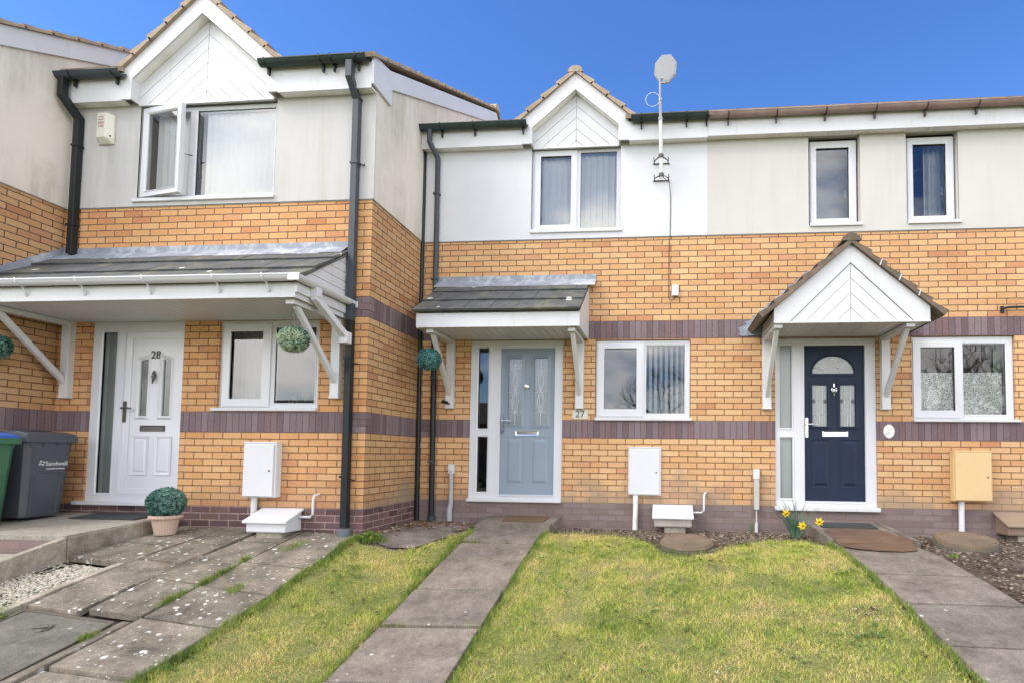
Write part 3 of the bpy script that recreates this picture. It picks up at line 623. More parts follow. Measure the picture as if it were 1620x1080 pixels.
def tiles_profile(mb, pts0, pts1, vec, course=.30, th=.028, m=0):
    """courses from pts0 (eave) to pts1 (ridge), 2-D tuples turned to 3-D by vec = (fn, extrusion)"""
    fn, ex = vec; a = Vector(pts0); b = Vector(pts1); L_ = (b-a).length; d = (b-a)/L_; nrm = Vector((-d.y, d.x))
    if nrm.y < 0: nrm = -nrm
    n = max(1, round(L_/course))
    for k in range(n):
        p = a+d*(L_*k/n-.02); q_ = a+d*(L_*(k+1)/n); up0 = nrm*(th*1.7+random.uniform(-.003, .003)); up1 = nrm*(th*.75)
        mb.prism([fn(*p), fn(*(p+up0)), fn(*(q_+up1)), fn(*q_)], ex, m)
def main_roof(parent, x0, x1, ye, ze, yr, slope, mat=None, gap=None):
    mb = MB(); zr = ze+(yr-ye)*slope; fn = lambda y, z: (x0, y, z); segs = [(x0, x1, ye)] if not gap else [(x0, gap[0], ye), (gap[0], gap[1], ye+.42), (gap[1], x1, ye)]
    for a_, b_, y_ in segs: tiles_profile(mb, (y_, ze+(y_-ye)*slope), (yr, zr), ((lambda y, z: (a_, y, z)), (b_-a_, 0, 0)))
    if 1:  tiles_profile(mb, (2*yr-ye, ze), (yr, zr), (fn, (x1-x0, 0, 0)))
    ro = mb.build('roof', mat or M_TILE, parent)
    c = MB(); n = 8
    x = x0
    while x < x1:
        xe = min(x+.44, x1); A = [(yr+.13*math.cos(math.pi*k/n), zr-.03+.13*math.sin(math.pi*k/n)) for k in range(n+1)]
        c.prism([(x, *a) for a in A], (xe-x, 0, 0)); x = xe+.008
    c.build('ridge_tiles', mat or M_TILE, ro); return ro
def gablet(parent, cx, wy, yb, zs, hwi, zi, zai, hwo, zo, zao, back, bmat=None, pitch=.10, over=.10):
    bm = bmat or M_WHO; sl = (zai-zi)/hwi
    mb = MB()
    for s in (-1, 1):
        mb.prism([(cx, yb, zao), (cx+s*hwo, yb, zo), (cx+s*hwo, yb, zs), (cx+s*hwi, yb, zs), (cx+s*hwi, yb, zi), (cx, yb, zai)], (0, .022, 0))
        mb.prism([(cx, yb+.023, zai+.03), (cx+s*(hwi+.028), yb+.023, zi+.004), (cx+s*(hwi+.0), yb+.023, zi), (cx, yb+.023, zai)], (0, wy-yb-.024, 0), 1)
        mb.box(cx+s*hwi-(0 if s > 0 else .02), cx+s*hwi+(.02 if s > 0 else 0), yb+.023, wy-.001, zs+.0005, zi+.002, 0)
    g = mb.build('gablet', [bm, M_WHD], parent, bevel=.002)
    c = MB(); poly = [(cx-hwi, zs-.005), (cx+hwi, zs-.005), (cx+hwi, zi), (cx, zai), (cx-hwi, zi)]
    chevron(c, poly, cx, sl, pitch, wy-.024)
    c.prism([(p[0], wy-.012, p[1]) for p in poly], (0, .01, 0)); c.box(cx-hwi, cx+hwi, wy-.036, wy-.002, zs-.022, zs-.006)
    c.build('cladding', M_WHO, g, bevel=.0015)
    t = MB()
    for s in (-1, 1):
        fn = lambda x, z: (x, yb-.035, z); e = hwo+over; tiles_profile(t, (cx+s*e, zao-(zao-zo)/hwo*e+.0), (cx, zao), (fn, (0, back, 0)), .24, .040)
    t.build('gablet_roof', M_TILE, g)
    r = MB(); n = 6; y = yb-.04
    for q_ in range(5):
        A = [(cx+.10*math.cos(math.pi*k/n), zao-.005+.085*math.sin(math.pi*k/n)) for k in range(n+1)]
        r.prism([(a[0], y, a[1]) for a in A], (0, min(.42, back/5), 0)); y += min(.42, back/5)+.006
    r.build('ridge_tiles', M_TILE, g); return g
def planks_y(mb, x0, x1, y0, y1, z, m=0, w=.1, th=.012):
    x = x0
    while x < x1-1e-4: xe = min(x+w, x1); mb.box(x+.002, xe-.002, y0, y1, z, z+th, m); x = xe
    mb.box(x0, x1, y0, y1, z+th+.001, z+th+.006, m)
def bracket(parent, xc, wy, yf, zs, zb=1.215, wdt=.10, sw=.05, mat=None):
    mb = MB(); h = wdt/2
    mb.box(xc-h, xc+h, wy-.075, wy-.001, zb, zs-.002); mb.box(xc-h-.006, xc+h+.006, wy-.082, wy-.001, zb-.02, zb)
    mb.box(xc-h*.9, xc+h*.9, yf+.06, wy-.077, zs-.055, zs-.003)
    y0, y1 = yf+.12, wy-.076; d = Vector((0, y1-y0, 1.36-(zs-.06))).normalized()
    mb.prism([(xc-sw/2, y0, zs-.056), (xc-sw/2, y0+.075, zs-.056), (xc-sw/2, y1, 1.44), (xc-sw/2, y1, 1.36)], (sw, 0, 0))
    return mb.build('bracket', mat or M_WHO, parent, bevel=.004)
def lean_roof(parent, x0, x1, ya, za, yb, zb, rows=3, tw=.31):
    """flat interlocking tiles, eave at (ya,za), head at (yb,zb)"""
    mb = MB(); dy, dz = (yb-ya)/rows, (zb-za)/rows; L_ = math.hypot(dy, dz); ny, nz_ = -dz/L_, dy/L_
    for r in range(rows):
        x = x0-(tw/2 if r % 2 else 0)
        while x < x1:
            a, b = max(x, x0)+.0015, min(x+tw, x1)-.0015; x += tw
            if b-a < .02: continue
            j = random.uniform(-.003, .003); t0, t1 = .040+j, .018+j; y_, z_ = ya+dy*r, za+dz*r; e = .03
            p = [(a, y_-dy*e+ny*.014, z_-dz*e+nz_*.014), (a, y_-dy*e+ny*t0, z_-dz*e+nz_*t0), (a, y_+dy+ny*t1, z_+dz+nz_*t1), (a, y_+dy, z_+dz)]
            mb.prism(p, (b-a, 0, 0))
    mb.prism([(x0+.002, ya+.01, za-.004), (x0+.002, ya+.01, za+.012), (x0+.002, yb, zb-.004), (x0+.002, yb, zb-.03)], (x1-x0-.004, 0, 0))
    return mb.build('tiled_roof', M_SLATE, parent, bevel=.002)
def digits(parent, txt, x, y, z, size, mat, name='number', depth=.004, bold=0., align='CENTER', rot=None, origin=None):
    c = bpy.data.curves.new(name, 'FONT'); c.body = txt; c.size = size; c.extrude = depth; c.align_x = align; c.align_y = 'CENTER'; c.offset = bold; c.resolution_u = 3
    o = bpy.data.objects.new('t', c); COL.objects.link(o); dg = bpy.context.evaluated_depsgraph_get(); me = bpy.data.meshes.new_from_object(o.evaluated_get(dg))
    bpy.data.objects.remove(o); bpy.data.curves.remove(c)
    M = Matrix.Translation((x, y, z)) @ (rot or Matrix.Rotation(rad(90), 4, 'X')); me.transform(M)
    off = Vector(parent['_o']) if parent else Vector((0, 0, 0)); me.transform(Matrix.Translation(-off)); me.materials.clear(); me.materials.append(mat); me.name = name
    n = bpy.data.objects.new(name, me); COL.objects.link(n)
    if parent: n.parent = parent
    return n
def door_common(parent, wy, leaf, fr, sidepanes, col, sill, framed=True, label=None):
    """leaf (x0,x1,z0,z1) -> door mesh with a frame sub-part; returns the leaf object's mesh builder target"""
    m = MB(); m.plate(*fr, [leaf]+sidepanes, wy+.02, wy+.09)
    for s in sidepanes: m.ring(s[0]-.016, s[1]+.016, s[2]-.016, s[3]+.016, .016, wy+.012, wy+.05, ins=.012)
    m.ring(leaf[0]-.03, leaf[1]+.03, leaf[2]-.0, leaf[3]+.03, .024, wy+.014, wy+.03)
    return m
def handle(parent, x, wy, z, mat, s=1, hy=0.03):
    m = MB(); y = wy+hy; m.box(x-.016, x+.016, y-.012, y, z-.13, z+.11); m.tube([(x, y-.012, z+.03), (x, y-.055, z+.03)], .011, 10); m.tube([(x, y-.05, z+.03), (x+s*.06, y-.055, z+.032), (x+s*.125, y-.05, z+.028)], [.011, .010, .008], 10)
    m.tube([(x, y-.012, z-.075), (x, y-.018, z-.075)], .009, 10); return m.build('handle', mat, parent, smooth=True)
def letterbox(parent, x0, x1, z0, z1, y, mat, flap=None):
    m = MB(); m.ring(x0, x1, z0, z1, .012, y-.012, y, ins=.003); m.box(x0+.014, x1-.014, y-.008, y-.001, z0+.014, z1-.012); return m.build('letterbox', mat, parent, bevel=.002)
def pane(parent, x0, x1, z0, z1, y, mat=None, name='pane'):
    m = MB(); m.q([(x0, y, z0), (x1, y, z0), (x1, y, z1), (x0, y, z1)]); return m.build(name, mat or M_GL, parent)
# ------------------------------------------------------------------ middle house (27)
H27 = thing('brick_house', 'middle terraced house with clean white render, grey-blue door and lean-to porch', 'house', (1.9, 0, -.3), 'terraced brick houses')
mb = MB(); hol = [(.70, 1.93, .03, 2.098), (2.352, 3.567, 1.052, 2.088), (1.475, 2.655, 3.505, 4.655)]
zz = BANDS+[(ZR, 4.80, 3, 0, 0, 3.77, .012), (.825, 1.05, 4, 0, 0, .215), (2.10, 2.325, 4, 0, 0, .215)]
wall(mb, 'y', 0, 0, 3.77, zz, hol, .09, .163); mb.build('wall', [M_BUFF, M_SOLD, M_DARK, M_R27, M_QUO], H27)
mb = MB(); mb.box(0, 3.77, -.006, .001, ZR-.012, ZR); mb.build('render_bead', pm('render_stop_bead', (.25, .23, .2), .7), H27)
room(H27, .03, 3.74, .10, 4.2, -.1, 4.75, 2.45)
window(H27, 0, (1.482, 2.648, 3.545, 4.632), [(1.592, 2.0, 3.618, 4.547, (1.527, 2.062, 3.556, 4.610)), (2.122, 2.60, 3.572, 4.587, None)], (1.468, 2.682, 3.498, 3.545), (1.55, 2.62, 3.57, 4.62, .080, .080, 22))
window(H27, 0, (2.36, 3.56, 1.085, 2.08), [(2.467, 2.882, 1.2, 1.98, (2.392, 2.957, 1.118, 2.05)), (3.005, 3.494, 1.145, 2.018, None)], (2.352, 3.582, 1.05, 1.085), (2.97, 3.53, 1.12, 2.05, .068, .075, 62))
# door
LF = (1.105, 1.822, .058, 1.993); SPN = [(.807, .938, .940, 1.996), (.812, .942, .118, .833)]
mb = MB(); gl = [(1.201, 1.381, .985, 1.862), (1.545, 1.722, .985, 1.862)]; mb.plate(*LF, gl, .045, .088)
for g in gl: mb.ring(g[0]-.042, g[1]+.042, g[2]-.032, g[3]+.042, .040, .038, .06, ins=-.008)
for a, b in ((1.201, 1.399), (1.534, 1.738)):
    mb.ring(a-.022, b+.022, .212, .83, .022, .042, .046, ins=.010); mb.raised(a, b, .236, .806, .032, .034, .046)
d27 = mb.build('door', M_GREYDOOR, H27, bevel=.002); d27['label'] = 'grey-blue panelled door with two leaded panes'
door_common(d27, 0, LF, (.702, 1.928, .033, 2.092), SPN, None, None).build('frame', M_WH, d27, bevel=.003)
for s in SPN: pane(d27, *s, .045)
for g in gl: pane(d27, *g, .062, M_PAT)
for g in gl:
    m = MB(); cx = (g[0]+g[1])/2; y = .058
    for (za, zb, w) in ((1.42, 1.72, .035), (1.13, 1.46, .042)):
        for s in (-1, 1): m.tube([(cx+s*w*math.sin(math.pi*k/12), y, za+(zb-za)*k/12) for k in range(13)], .0032, 6)
        for s in (-1, 1): m.tube([(cx+s*w*.45*math.sin(math.pi*k/12), y, za+.03+(zb-za-.06)*k/12) for k in range(13)], .0022, 6)
    m.tube([(cx, y, g[2]), (cx, y, 1.13)], .003, 6); m.tube([(cx, y, 1.72), (cx, y, g[3])], .003, 6)
    for z in (1.155, 1.42): m.tube([(g[0], y, z), (g[1], y, z)], .003, 6)
    m.tube([(g[0]+.03, y, 1.70), (g[1]-.03, y, 1.70)], .002, 6); m.build('leading', M_LEADCAME, d27, smooth=True)
handle(d27, 1.135, 0, 1.01, M_CH); letterbox(d27, 1.31, 1.613, .855, .915, .045, M_CH)
m = MB(); m.lathe(1.452, 0, [(0.0, 0), (.033, 0), (.036, .008), (.024, .022), (.026, .03), (.0, .036)], 24)
m.v = [(x, .045-z, 1.49+y) for x, y, z in m.v]; k_ = m.build('knocker', M_CH, d27, smooth=True)
MB().box(1.105, 1.822, .012, .044, .060, .088).build('threshold', pm('brushed_aluminium', (.62, .63, .66), .35, .05, metal=.8), d27, bevel=.004)
m = MB(); m.box(.695, 1.935, -.05, .095, -.006, .032); m.build('sill', M_WHO, d27, bevel=.008)
# porch canopy 27
def canopy_lean(parent, x0, x1, yf, wy, zs, zf, ztop, brk, leadx, rx0=None, rx1=None, cheek=True, zb=1.215, cheek_boards=False, left=True, over=.035):
    mb = MB(); mb.box(x0, x1, yf, yf+.02, zs-.008, zf)
    planks_y(mb, x0+.005, x1-.021, yf+.021, wy-.002, zs)
    sl = (ztop-zf)/(wy-yf)
    for side in ((1,) if not left else (0, 1)):
        xx = x1-.02 if side else x0
        if cheek_boards and side:
            poly = [(yf+.021, zf+.02), (yf+.021, zs-.01), (wy-.002, zs-.01), (wy-.002, ztop-.03)]; z = zs-.01
            while z < ztop:
                b = clip(clip(poly, (0, 1), z+.002), (0, -1), -(z+.098)); z += .10
                if len(b) >= 3: mb.prism([(xx, p[0], p[1]) for p in b], (.018, 0, 0))
            mb.prism([(xx-.004, p[0], p[1]) for p in poly], (.006, 0, 0))
        else: mb.prism([(xx, yf+.021, zs-.012), (xx, wy-.002, zs-.012), (xx, wy-.002, ztop-.02), (xx, yf+.021, zf+.005)], (.02, 0, 0))
    c = mb.build('porch_canopy', M_WHO, parent, bevel=.002)
    lean_roof(c, rx0 if rx0 is not None else x0-.02, rx1 if rx1 is not None else x1+.01, yf-over, zf+.006, wy-.004, ztop)
    f = MB(); a, b = leadx; f.box(a, b, wy-.014, wy-.001, ztop+.01, ztop+.112)
    n = 14; dy = .15; dzs = dy*sl
    for k in range(n):
        p = a+(b-a)*k/n; q_ = a+(b-a)*(k+1)/n; w0 = random.uniform(.034, .044)
        f.prism([(p, wy-.012, ztop+w0+.004), (p, wy-.012, ztop+w0+.012), (p, wy-dy, ztop-dzs+w0+.008), (p, wy-dy, ztop-dzs+w0+.002)], (q_-p, 0, 0))
    f.build('flashing', M_LEAD, c)
    for xc in brk: bracket(c, xc, wy, yf, zs, zb)
    return c
canopy_lean(H27, .302, 2.262, -.768, 0, 2.10, 2.262, 2.83, (.448, 2.158), (.235, 2.352), .275, 2.272)
# eaves 27
def eaves(parent, x0, x1, wy, zs, zt, name='fascia'):
    mb = MB(); mb.box(x0, x1, wy-.13, wy-.112, zs-.012, zt); planks_y(mb, x0, x1, wy-.111, wy-.001, zs, w=.3, m=1); return mb.build(name, [M_WHO, M_WHD], parent, bevel=.002)
CX27 = 2.066
e1 = eaves(H27, .0, CX27-.70, 0, 4.645, 4.885); e2 = eaves(H27, CX27+.70, 3.768, 0, 4.645, 4.885)
gablet(H27, CX27, 0, -.13, 4.645, .568, 4.858, 5.347, .70, 4.972, 5.565, 1.6, pitch=.118)
gutter(H27, .02, 1.45, -.19, 4.898, M_GRN, M_BLK, (.30, .745, 1.39)); gutter(H27, 2.80, 3.775, -.19, 4.898, M_GRN, M_BLK, (2.93, 3.50, 3.75))
m = MB(); m.tube([(.145, -.19, 4.86), (.145, -.19, 4.69), (.205, -.052, 4.54), (.218, -.052, 2.4)], .034, 14); m.tube([(.218, -.052, 2.4), (.24, -.052, -.2)], .0345, 14, 1); m.tube([(.24, -.052, -.2), (.24, -.052, -.25)], .05, 14)  # grey of the upper length stands for sky sheen on a black pipe
for z in (4.05, 2.9, 1.6, .5): m.box(.165+(.02 if z < 2 else 0), .245+(.02 if z < 2 else 0), -.09, -.02, z-.012, z+.012)
m.build('downpipe', [M_GRY, M_BLK], H27, smooth=True)['label'] = 'round downpipe with a swan neck, sky sheen coloured grey on its upper length'
m = MB(); m.tube([(.012, -.035, 4.64), (.016, -.035, 2.5), (.040, -.035, -.27)], .027, 12); m.build('downpipe', M_BLK, H27, smooth=True)['label'] = 'thin black pipe in the corner'
main_roof(H27, 0.01, 3.768, -.17, 4.90, 4.1, .485, gap=(CX27-.66, CX27+.66))
# ------------------------------------------------------------------ right-hand house (26)
H26 = thing('brick_house', 'right-hand terraced house with cream render, navy door and pitched porch', 'house', (5.9, 0, -.3), 'terraced brick houses')
mb = MB(); XE = 8.6; hol = [(4.615, 5.83, -.0, 2.088), (6.25, 7.44, 1.052, 2.098), (5.035, 5.66, 3.505, 4.665), (6.215, 6.83, 3.505, 4.665)]
zz = BANDS+[(ZR, 4.80, 3, 0, 3.77, XE, .0115)]
wall(mb, 'y', 0, 3.77, XE, zz, hol, .09, .163); mb.build('wall', [M_BUFF, M_SOLD, M_DARK, M_R26, M_QUO], H26)
mb = MB(); mb.box(3.771, XE, -.006, .001, ZR-.012, ZR); mb.build('render_bead', pm('render_stop_bead', (.25, .23, .2), .7), H26)
room(H26, 3.8, XE-.03, .10, 4.2, -.1, 4.75, 2.45)
for x0, x1, g in ((5.07, 5.637, (5.143, 5.545)), (6.25, 6.81, (6.32, 6.715))):
    w = window(H26, .03, (x0-.005, x1+.005, 3.53, 4.622), [(g[0], g[1], 3.612, 4.528, (x0+.018, x1-.018, 3.55, 4.602))])
    MB().box(x0-.025, x1+.045, -.035, .062, 3.49, 3.53).build('sill', M_WHO, w, bevel=.006)
    m = MB(); m.tube([(g[1]-.03, .088, 3.90), (g[1]-.03, .112, 3.90)], .008, 8); m.box(g[1]-.036, g[1]-.024, .10, .112, 3.90, 4.0); m.build('handle', M_WH, w)
    if x0 > 6: wavy(w, 'curtain', 6.52, 6.80, .22, 3.56, 4.60, pm('cream_curtain', (.62, .62, .58), .9, .08), .022, .07)
    else: MB().box(x0, x1, .28, .285, 3.5, 4.62).build('blind', pm('grey_roller_blind', (.30, .33, .36), .9, .05), w)
M_GLK = M_GL; M_GL = glassmat('clear_window_glass', refl=1.6, tint=(.98, .99, .98)); w = window(H26, 0, (6.257, 7.432, 1.083, 2.092), [(6.36, 6.757, 1.193, 1.966, (6.285, 6.83, 1.118, 2.045)), (6.86, 7.347, 1.145, 2.006, None)], (6.257, 7.478, 1.05, 1.083))
M_GL = M_GLK
def lacemat():
    m, t, b, o = newmat('lace'); oc = N(t, 'ShaderNodeTexCoord').outputs['Object']
    v = N(t, 'ShaderNodeTexVoronoi', feature='DISTANCE_TO_EDGE'); v.inputs['Scale'].default_value = 34; t.links.new(mapped(t, oc, (1, .01, 1)), v.inputs['Vector'])
    v2 = N(t, 'ShaderNodeTexVoronoi'); v2.inputs['Scale'].default_value = 11; t.links.new(mapped(t, oc, (1, .01, 1)), v2.inputs['Vector'])
    w = N(t, 'ShaderNodeTexWave', wave_type='BANDS', bands_direction='Z'); w.inputs['Scale'].default_value = 5.2; t.links.new(oc, w.inputs['Vector'])
    a = ramp(t, v.outputs['Distance'], [(.07, (1, 1, 1)), (.17, (.5, .5, .5))]); f = ramp(t, v2.outputs['Distance'], [(.28, (1, 1, 1)), (.42, (0, 0, 0))])
    al = math_(t, 'MAXIMUM', math_(t, 'MULTIPLY', a, .9), math_(t, 'MULTIPLY', f, ramp(t, w.outputs['Fac'], [(.35, (0, 0, 0)), (.6, (1, 1, 1))])))
    b.inputs['Base Color'].default_value = (.88, .89, .84, 1); b.inputs['Roughness'].default_value = .9; t.links.new(al, b.inputs['Alpha']); return m
wavy(w, 'lace_curtain', 6.30, 7.33, .08, 1.10, 1.655, lacemat(), .006, .16)
m = MB(); m.tube([(6.30, .14, 1.665), (7.40, .14, 1.665)], .006, 8); m.build('curtain_rod', M_WH, w, smooth=True)
m = MB(); m.box(7.30, 7.42, .20, .21, 1.1, 2.05); m.build('curtain', pm('green_curtain', (.16, .26, .12), .9), w)
LF = (4.973, 5.700, .048, 2.0); SPN = [(4.672, 4.818, .969, 1.998), (4.677, 4.824, .101, .847)]
mb = MB(); gl = [(5.075, 5.255, .993, 1.508), (5.410, 5.592, .993, 1.508)]; ar = (5.077, 5.583, 1.652, 1.872)
mb.plate(*LF, gl+[ar], .045, .088)
for g in gl: mb.ring(g[0]-.036, g[1]+.036, g[2]-.034, g[3]+.036, .034, .036, .06, ins=-.006)
# spandrels of the arched light and its moulding
acx, ar_w, ar_h = 5.33, .253, .219
arc = [(acx+ar_w*math.cos(math.pi*k/20), 1.652+ar_h*math.sin(math.pi*k/20)) for k in range(21)]
for k in range(20):
    (xa, za), (xb, zb) = arc[k], arc[k+1]; top = 1.873; mb.prism([(xa, .0448, za), (xb, .0448, zb), (xb, .0448, top), (xa, .0448, top)], (0, .03, 0))
mb.tube([(acx+(ar_w+.012)*math.cos(math.pi*k/20), .045, 1.648+(ar_h+.014)*math.sin(math.pi*k/20)) for k in range(21)], .011, 8)
mb.box(acx-ar_w-.03, acx+ar_w+.03, .034, .05, 1.618, 1.648)
for a, b in ((5.082, 5.260), (5.425, 5.600)):
    mb.ring(a-.022, b+.022, .238, .83, .022, .040, .046, ins=.010); mb.raised(a, b, .262, .806, .030, .034, .046)
d26 = mb.build('door', M_NAVY, H26, bevel=.002); d26['label'] = 'navy door with an arched fanlight and two small panes'
door_common(d26, 0, LF, (4.618, 5.828, .006, 2.085), SPN, None, None).build('frame', M_WH, d26, bevel=.003)
for s in SPN: pane(d26, *s, .045, M_FROST)
M_PATL = glassmat('bright_patterned_glass', frost=.8, refl=1.8)
for g in gl+[ar]: pane(d26, *g, .064, M_PATL)
m = MB(); y = .058
for g in gl:
    cx = (g[0]+g[1])/2; q1 = g[0]+.058; q2 = g[1]-.058
    m.tube([(q1, y, g[2]), (q1, y, g[3])], .0028, 6); m.tube([(q2, y, g[2]), (q2, y, g[3])], .0028, 6); m.tube([(cx, y, g[2]), (cx, y, 1.15)], .0028, 6)
    for z in (1.15, 1.32): m.tube([(g[0], y, z), (g[1], y, z)], .0028, 6)
for k in range(1, 8):
    t = math.pi*k/8; m.tube([(acx+.10*math.cos(t), y, 1.652+.085*math.sin(t)), (acx+.245*math.cos(t), y, 1.652+.212*math.sin(t))], .0028, 6)
m.tube([(acx+.10*math.cos(math.pi*k/12), y, 1.652+.085*math.sin(math.pi*k/12)) for k in range(13)], .0028, 6); m.build('leading', M_LEADCAME, d26, smooth=True)
for g in gl:
    for x in (g[0]+.02, g[1]-.02): MB().box(x-.016, x+.016, .052, .06, 1.285, 1.33).build('dark_glass_square', M_DM, d26)
handle(d26, 5.0, 0, .985, M_CH, s=1); letterbox(d26, 5.193, 5.498, .868, .937, .045, M_CH)
m = MB(); m.tube([(5.335+.030*math.cos(2*math.pi*k/20), .028, 1.445+.034*math.sin(2*math.pi*k/20)) for k in range(21)], .006, 8); m.tube([(5.335, .036, 1.475), (5.335, .036, 1.525)], [.010, .004], 8); m.tube([(5.335, .036, 1.41), (5.335, .036, 1.37)], [.008, .004], 8)
m.tube([(5.335, .044, 1.445), (5.335, .026, 1.445)], .014, 10); m.build('knocker', M_CH, d26, smooth=True)
m = MB(); m.box(4.60, 5.85, -.05, .095, -.046, .004); m.build('sill', M_WHO, d26, bevel=.008)
# pitched canopy
cx, yf, zs = 5.281, -.80, 2.10; hw = .83; zsd, zap = 2.255, 2.962; sl = (zap-zsd)/hw
mb = MB()
barge = lambda s: [(cx, yf, zap), (cx+s*hw, yf, zsd), (cx+s*hw, yf, zs), (cx+s*(hw-.165), yf, zs), (cx, yf, zap-.205)]
for s in (-1, 1):
    mb.prism(barge(s), (0, .022, 0))
    mb.box(cx+s*hw-(0 if s < 0 else .02), cx+s*hw+(.02 if s < 0 else 0), yf+.023, -.002, zs-.004, zsd-.02)
poly = [(cx-hw+.165, zs), (cx+hw-.165, zs), (cx, zap-.205)]; c2 = MB()
chevron(c2, [(cx-hw+.17, zs+.001), (cx+hw-.17, zs+.001), (cx, zap-.21)], cx, (zap-.205-zs)/(hw-.165), .118, yf+.012, gap=.0045)
mb.prism([(p[0], yf+.026, p[1]) for p in poly], (0, .01, 0)); mb.box(cx-hw, cx+hw, yf-.012, yf+.03, zs-.014, zs-.001)
planks_y(mb, cx-hw+.021, cx+hw-.021, yf+.04, -.002, zs+.002, w=.25)
c26 = mb.build('porch_canopy', M_WHO, H26, bevel=.002); c2.build('cladding', M_WHO, c26, bevel=.0015)
t = MB()
for s in (-1, 1):
    e = hw+.115; tiles_profile(t, (cx+s*e, zap-sl*e), (cx, zap), (lambda x, z: (x, yf-.04, z), (0, -yf+.036, 0)), .21, .044)
    t.prism([(cx, yf-.045, zap+.0), (cx+s*e, yf-.045, zap-sl*e), (cx+s*e, yf-.045, zap-sl*e+.05), (cx, yf-.045, zap+.06)], (0, .02, 0))
for y_, w_ in ((yf-.05, .42), (yf+.385, .40)): t.prism([(cx+.10*math.cos(math.pi*k/6), y_, zap+.025+.085*math.sin(math.pi*k/6)) for k in range(7)], (0, w_-.008, 0))
t.build('tiled_roof', M_TILD, c26)
f = MB()
for s in (-1,):
    for k in range(11):
        zc = 2.175+k*.075; xo = hw+.115-(zc-2.20)/sl; pts_ = [(xo-.15, zc-.04), (xo+(.20 if k else .10), zc-.10+(0 if k else .04)), (xo+(.235 if k else .15), zc-.03), (xo-.15, zc+.12)]
        f.prism([(cx+s*p[0], -.012-.0005*k, p[1]) for p in pts_], (0, .0005*k+.011, 0))
f.build('flashing', M_LEAD, c26)

for k in range(3):
    q_ = .30+.20*k; m = MB(); m.prism([(cx+q_-.012, yf-.052, zap-sl*q_+.0), (cx+q_-.004, yf-.052, zap-sl*q_-.006), (cx+q_+.022, yf-.052, zap-sl*q_+.062), (cx+q_+.014, yf-.052, zap-sl*q_+.068)], (0, .012, 0)); m.build('verge_clip', M_WHO, c26)
for xc in (4.505, 5.92):
    mbk = MB(); h = .05; s = 1 if xc < cx else -1; mbk.box(xc-h, xc+h, -.075, -.001, 1.215, zs-.008); mbk.box(xc-h-.006, xc+h+.006, -.082, -.001, 1.195, 1.215)
    mbk.box(xc-.045, xc+.045, yf+.03, -.077, zs-.058, zs-.008); mbk.prism([(xc-.025, yf+.10, zs-.059), (xc-.025, yf+.185, zs-.059), (xc-.025, -.076, 1.43), (xc-.025, -.076, 1.34)], (.05, 0, 0)); mbk.build('bracket', M_WHO, c26, bevel=.004)
eaves(H26, 3.77, XE, 0, 4.66, 4.885, 'fascia')
gutter(H26, 3.79, XE, -.19, 4.898, M_BRG, M_BRD, tuple(4.02+.592*k for k in range(8)))
main_roof(H26, 3.772, XE, -.17, 4.90, 4.1, .485)
# ------------------------------------------------------------------ left-hand projecting house (28)
H28 = thing('brick_house', 'projecting left house with wide white-guttered porch, white door and open upstairs window', 'house', (-1.9, -D, -.3), 'terraced brick houses')
mb = MB(); hol = [(-3.335, -2.185, .03, 2.09), (-1.755, -.565, 1.062, 2.085), (-2.855, -1.165, 3.475, 4.632)]
zz = BANDS+[(ZR, 4.78, 3, 0, -WX, 0.012, .012), (.825, 1.05, 4, 0, -.16, 0), (2.10, 2.325, 4, 0, -.16, 0)]
wall(mb, 'y', -D, -WX, 0, zz, hol, .09, -.09+.1125); zr = [z for z in BANDS]
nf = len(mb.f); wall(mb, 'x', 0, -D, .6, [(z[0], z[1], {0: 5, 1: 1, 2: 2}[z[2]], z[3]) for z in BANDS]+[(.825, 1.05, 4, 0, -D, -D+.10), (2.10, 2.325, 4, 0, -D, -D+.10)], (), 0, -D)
S28 = .497
mb.prism([(0, -D-.012, ZR), (0, 6.9, ZR), (0, 6.9, 4.96), (0, 2.87, 4.96+(2.87+D)*S28), (0, -D-.012, 4.94)], (.012, 0, 0), 6)
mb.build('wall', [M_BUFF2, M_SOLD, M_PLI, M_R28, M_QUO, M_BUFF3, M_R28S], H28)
mb = MB(); mb.box(-WX, .004, -D-.006, -D+.001, ZR-.012, ZR); mb.box(-.001, .006, -D, .0, ZR-.012, ZR); mb.build('render_bead', pm('render_stop_bead', (.25, .23, .2), .7), H28)
mb = MB(); mb.box(-.006, .0145, -D-.0145, -D+.0, ZR, 4.62); mb.build('corner_bead', M_R28, H28)
room(H28, -WX+.02, -.04, -D+.10, 3, -.1, 4.7, 2.45)
# upstairs window with an opened side casement
fr = (-2.848, -1.168, 3.51, 4.60); mb = MB(); mb.plate(*fr, [(-2.80, -2.27, 3.56, 4.55), (-2.175, -1.215, 3.552, 4.552)], -D+.032, -D+.085)
g = (-2.175, -1.215, 3.552, 4.552); mb.ring(g[0]-.014, g[1]+.014, g[2]-.014, g[3]+.014, .014, -D+.027, -D+.06, ins=.012)
w = mb.build('window', M_WH, H28, bevel=.0025); pane(w, -2.175, -1.215, 3.552, 4.552, -D+.045)
a = rad(10); hx, hy = -2.82, -D+.012; ca, sa = math.cos(a), math.sin(a)
m = MB(); m.ring(0, .58, 3.53, 4.58, .066, -.022, .026, ins=.006); m.ring(.056, .524, 3.588, 4.522, .014, -.024, .0, ins=.012)
m.v = [(hx+x*ca+y*sa, hy-x*sa+y*ca, z) for x, y, z in m.v]; sash = m.build('casement', M_WH, w, bevel=.0025); sash['label'] = 'casement swung open'
m = MB(); m.q([(hx+x*ca, hy-x*sa, z) for x, z in ((.066, 3.60), (.514, 3.60), (.514, 4.512), (.066, 4.512))]); m.build('pane', M_GL, w)
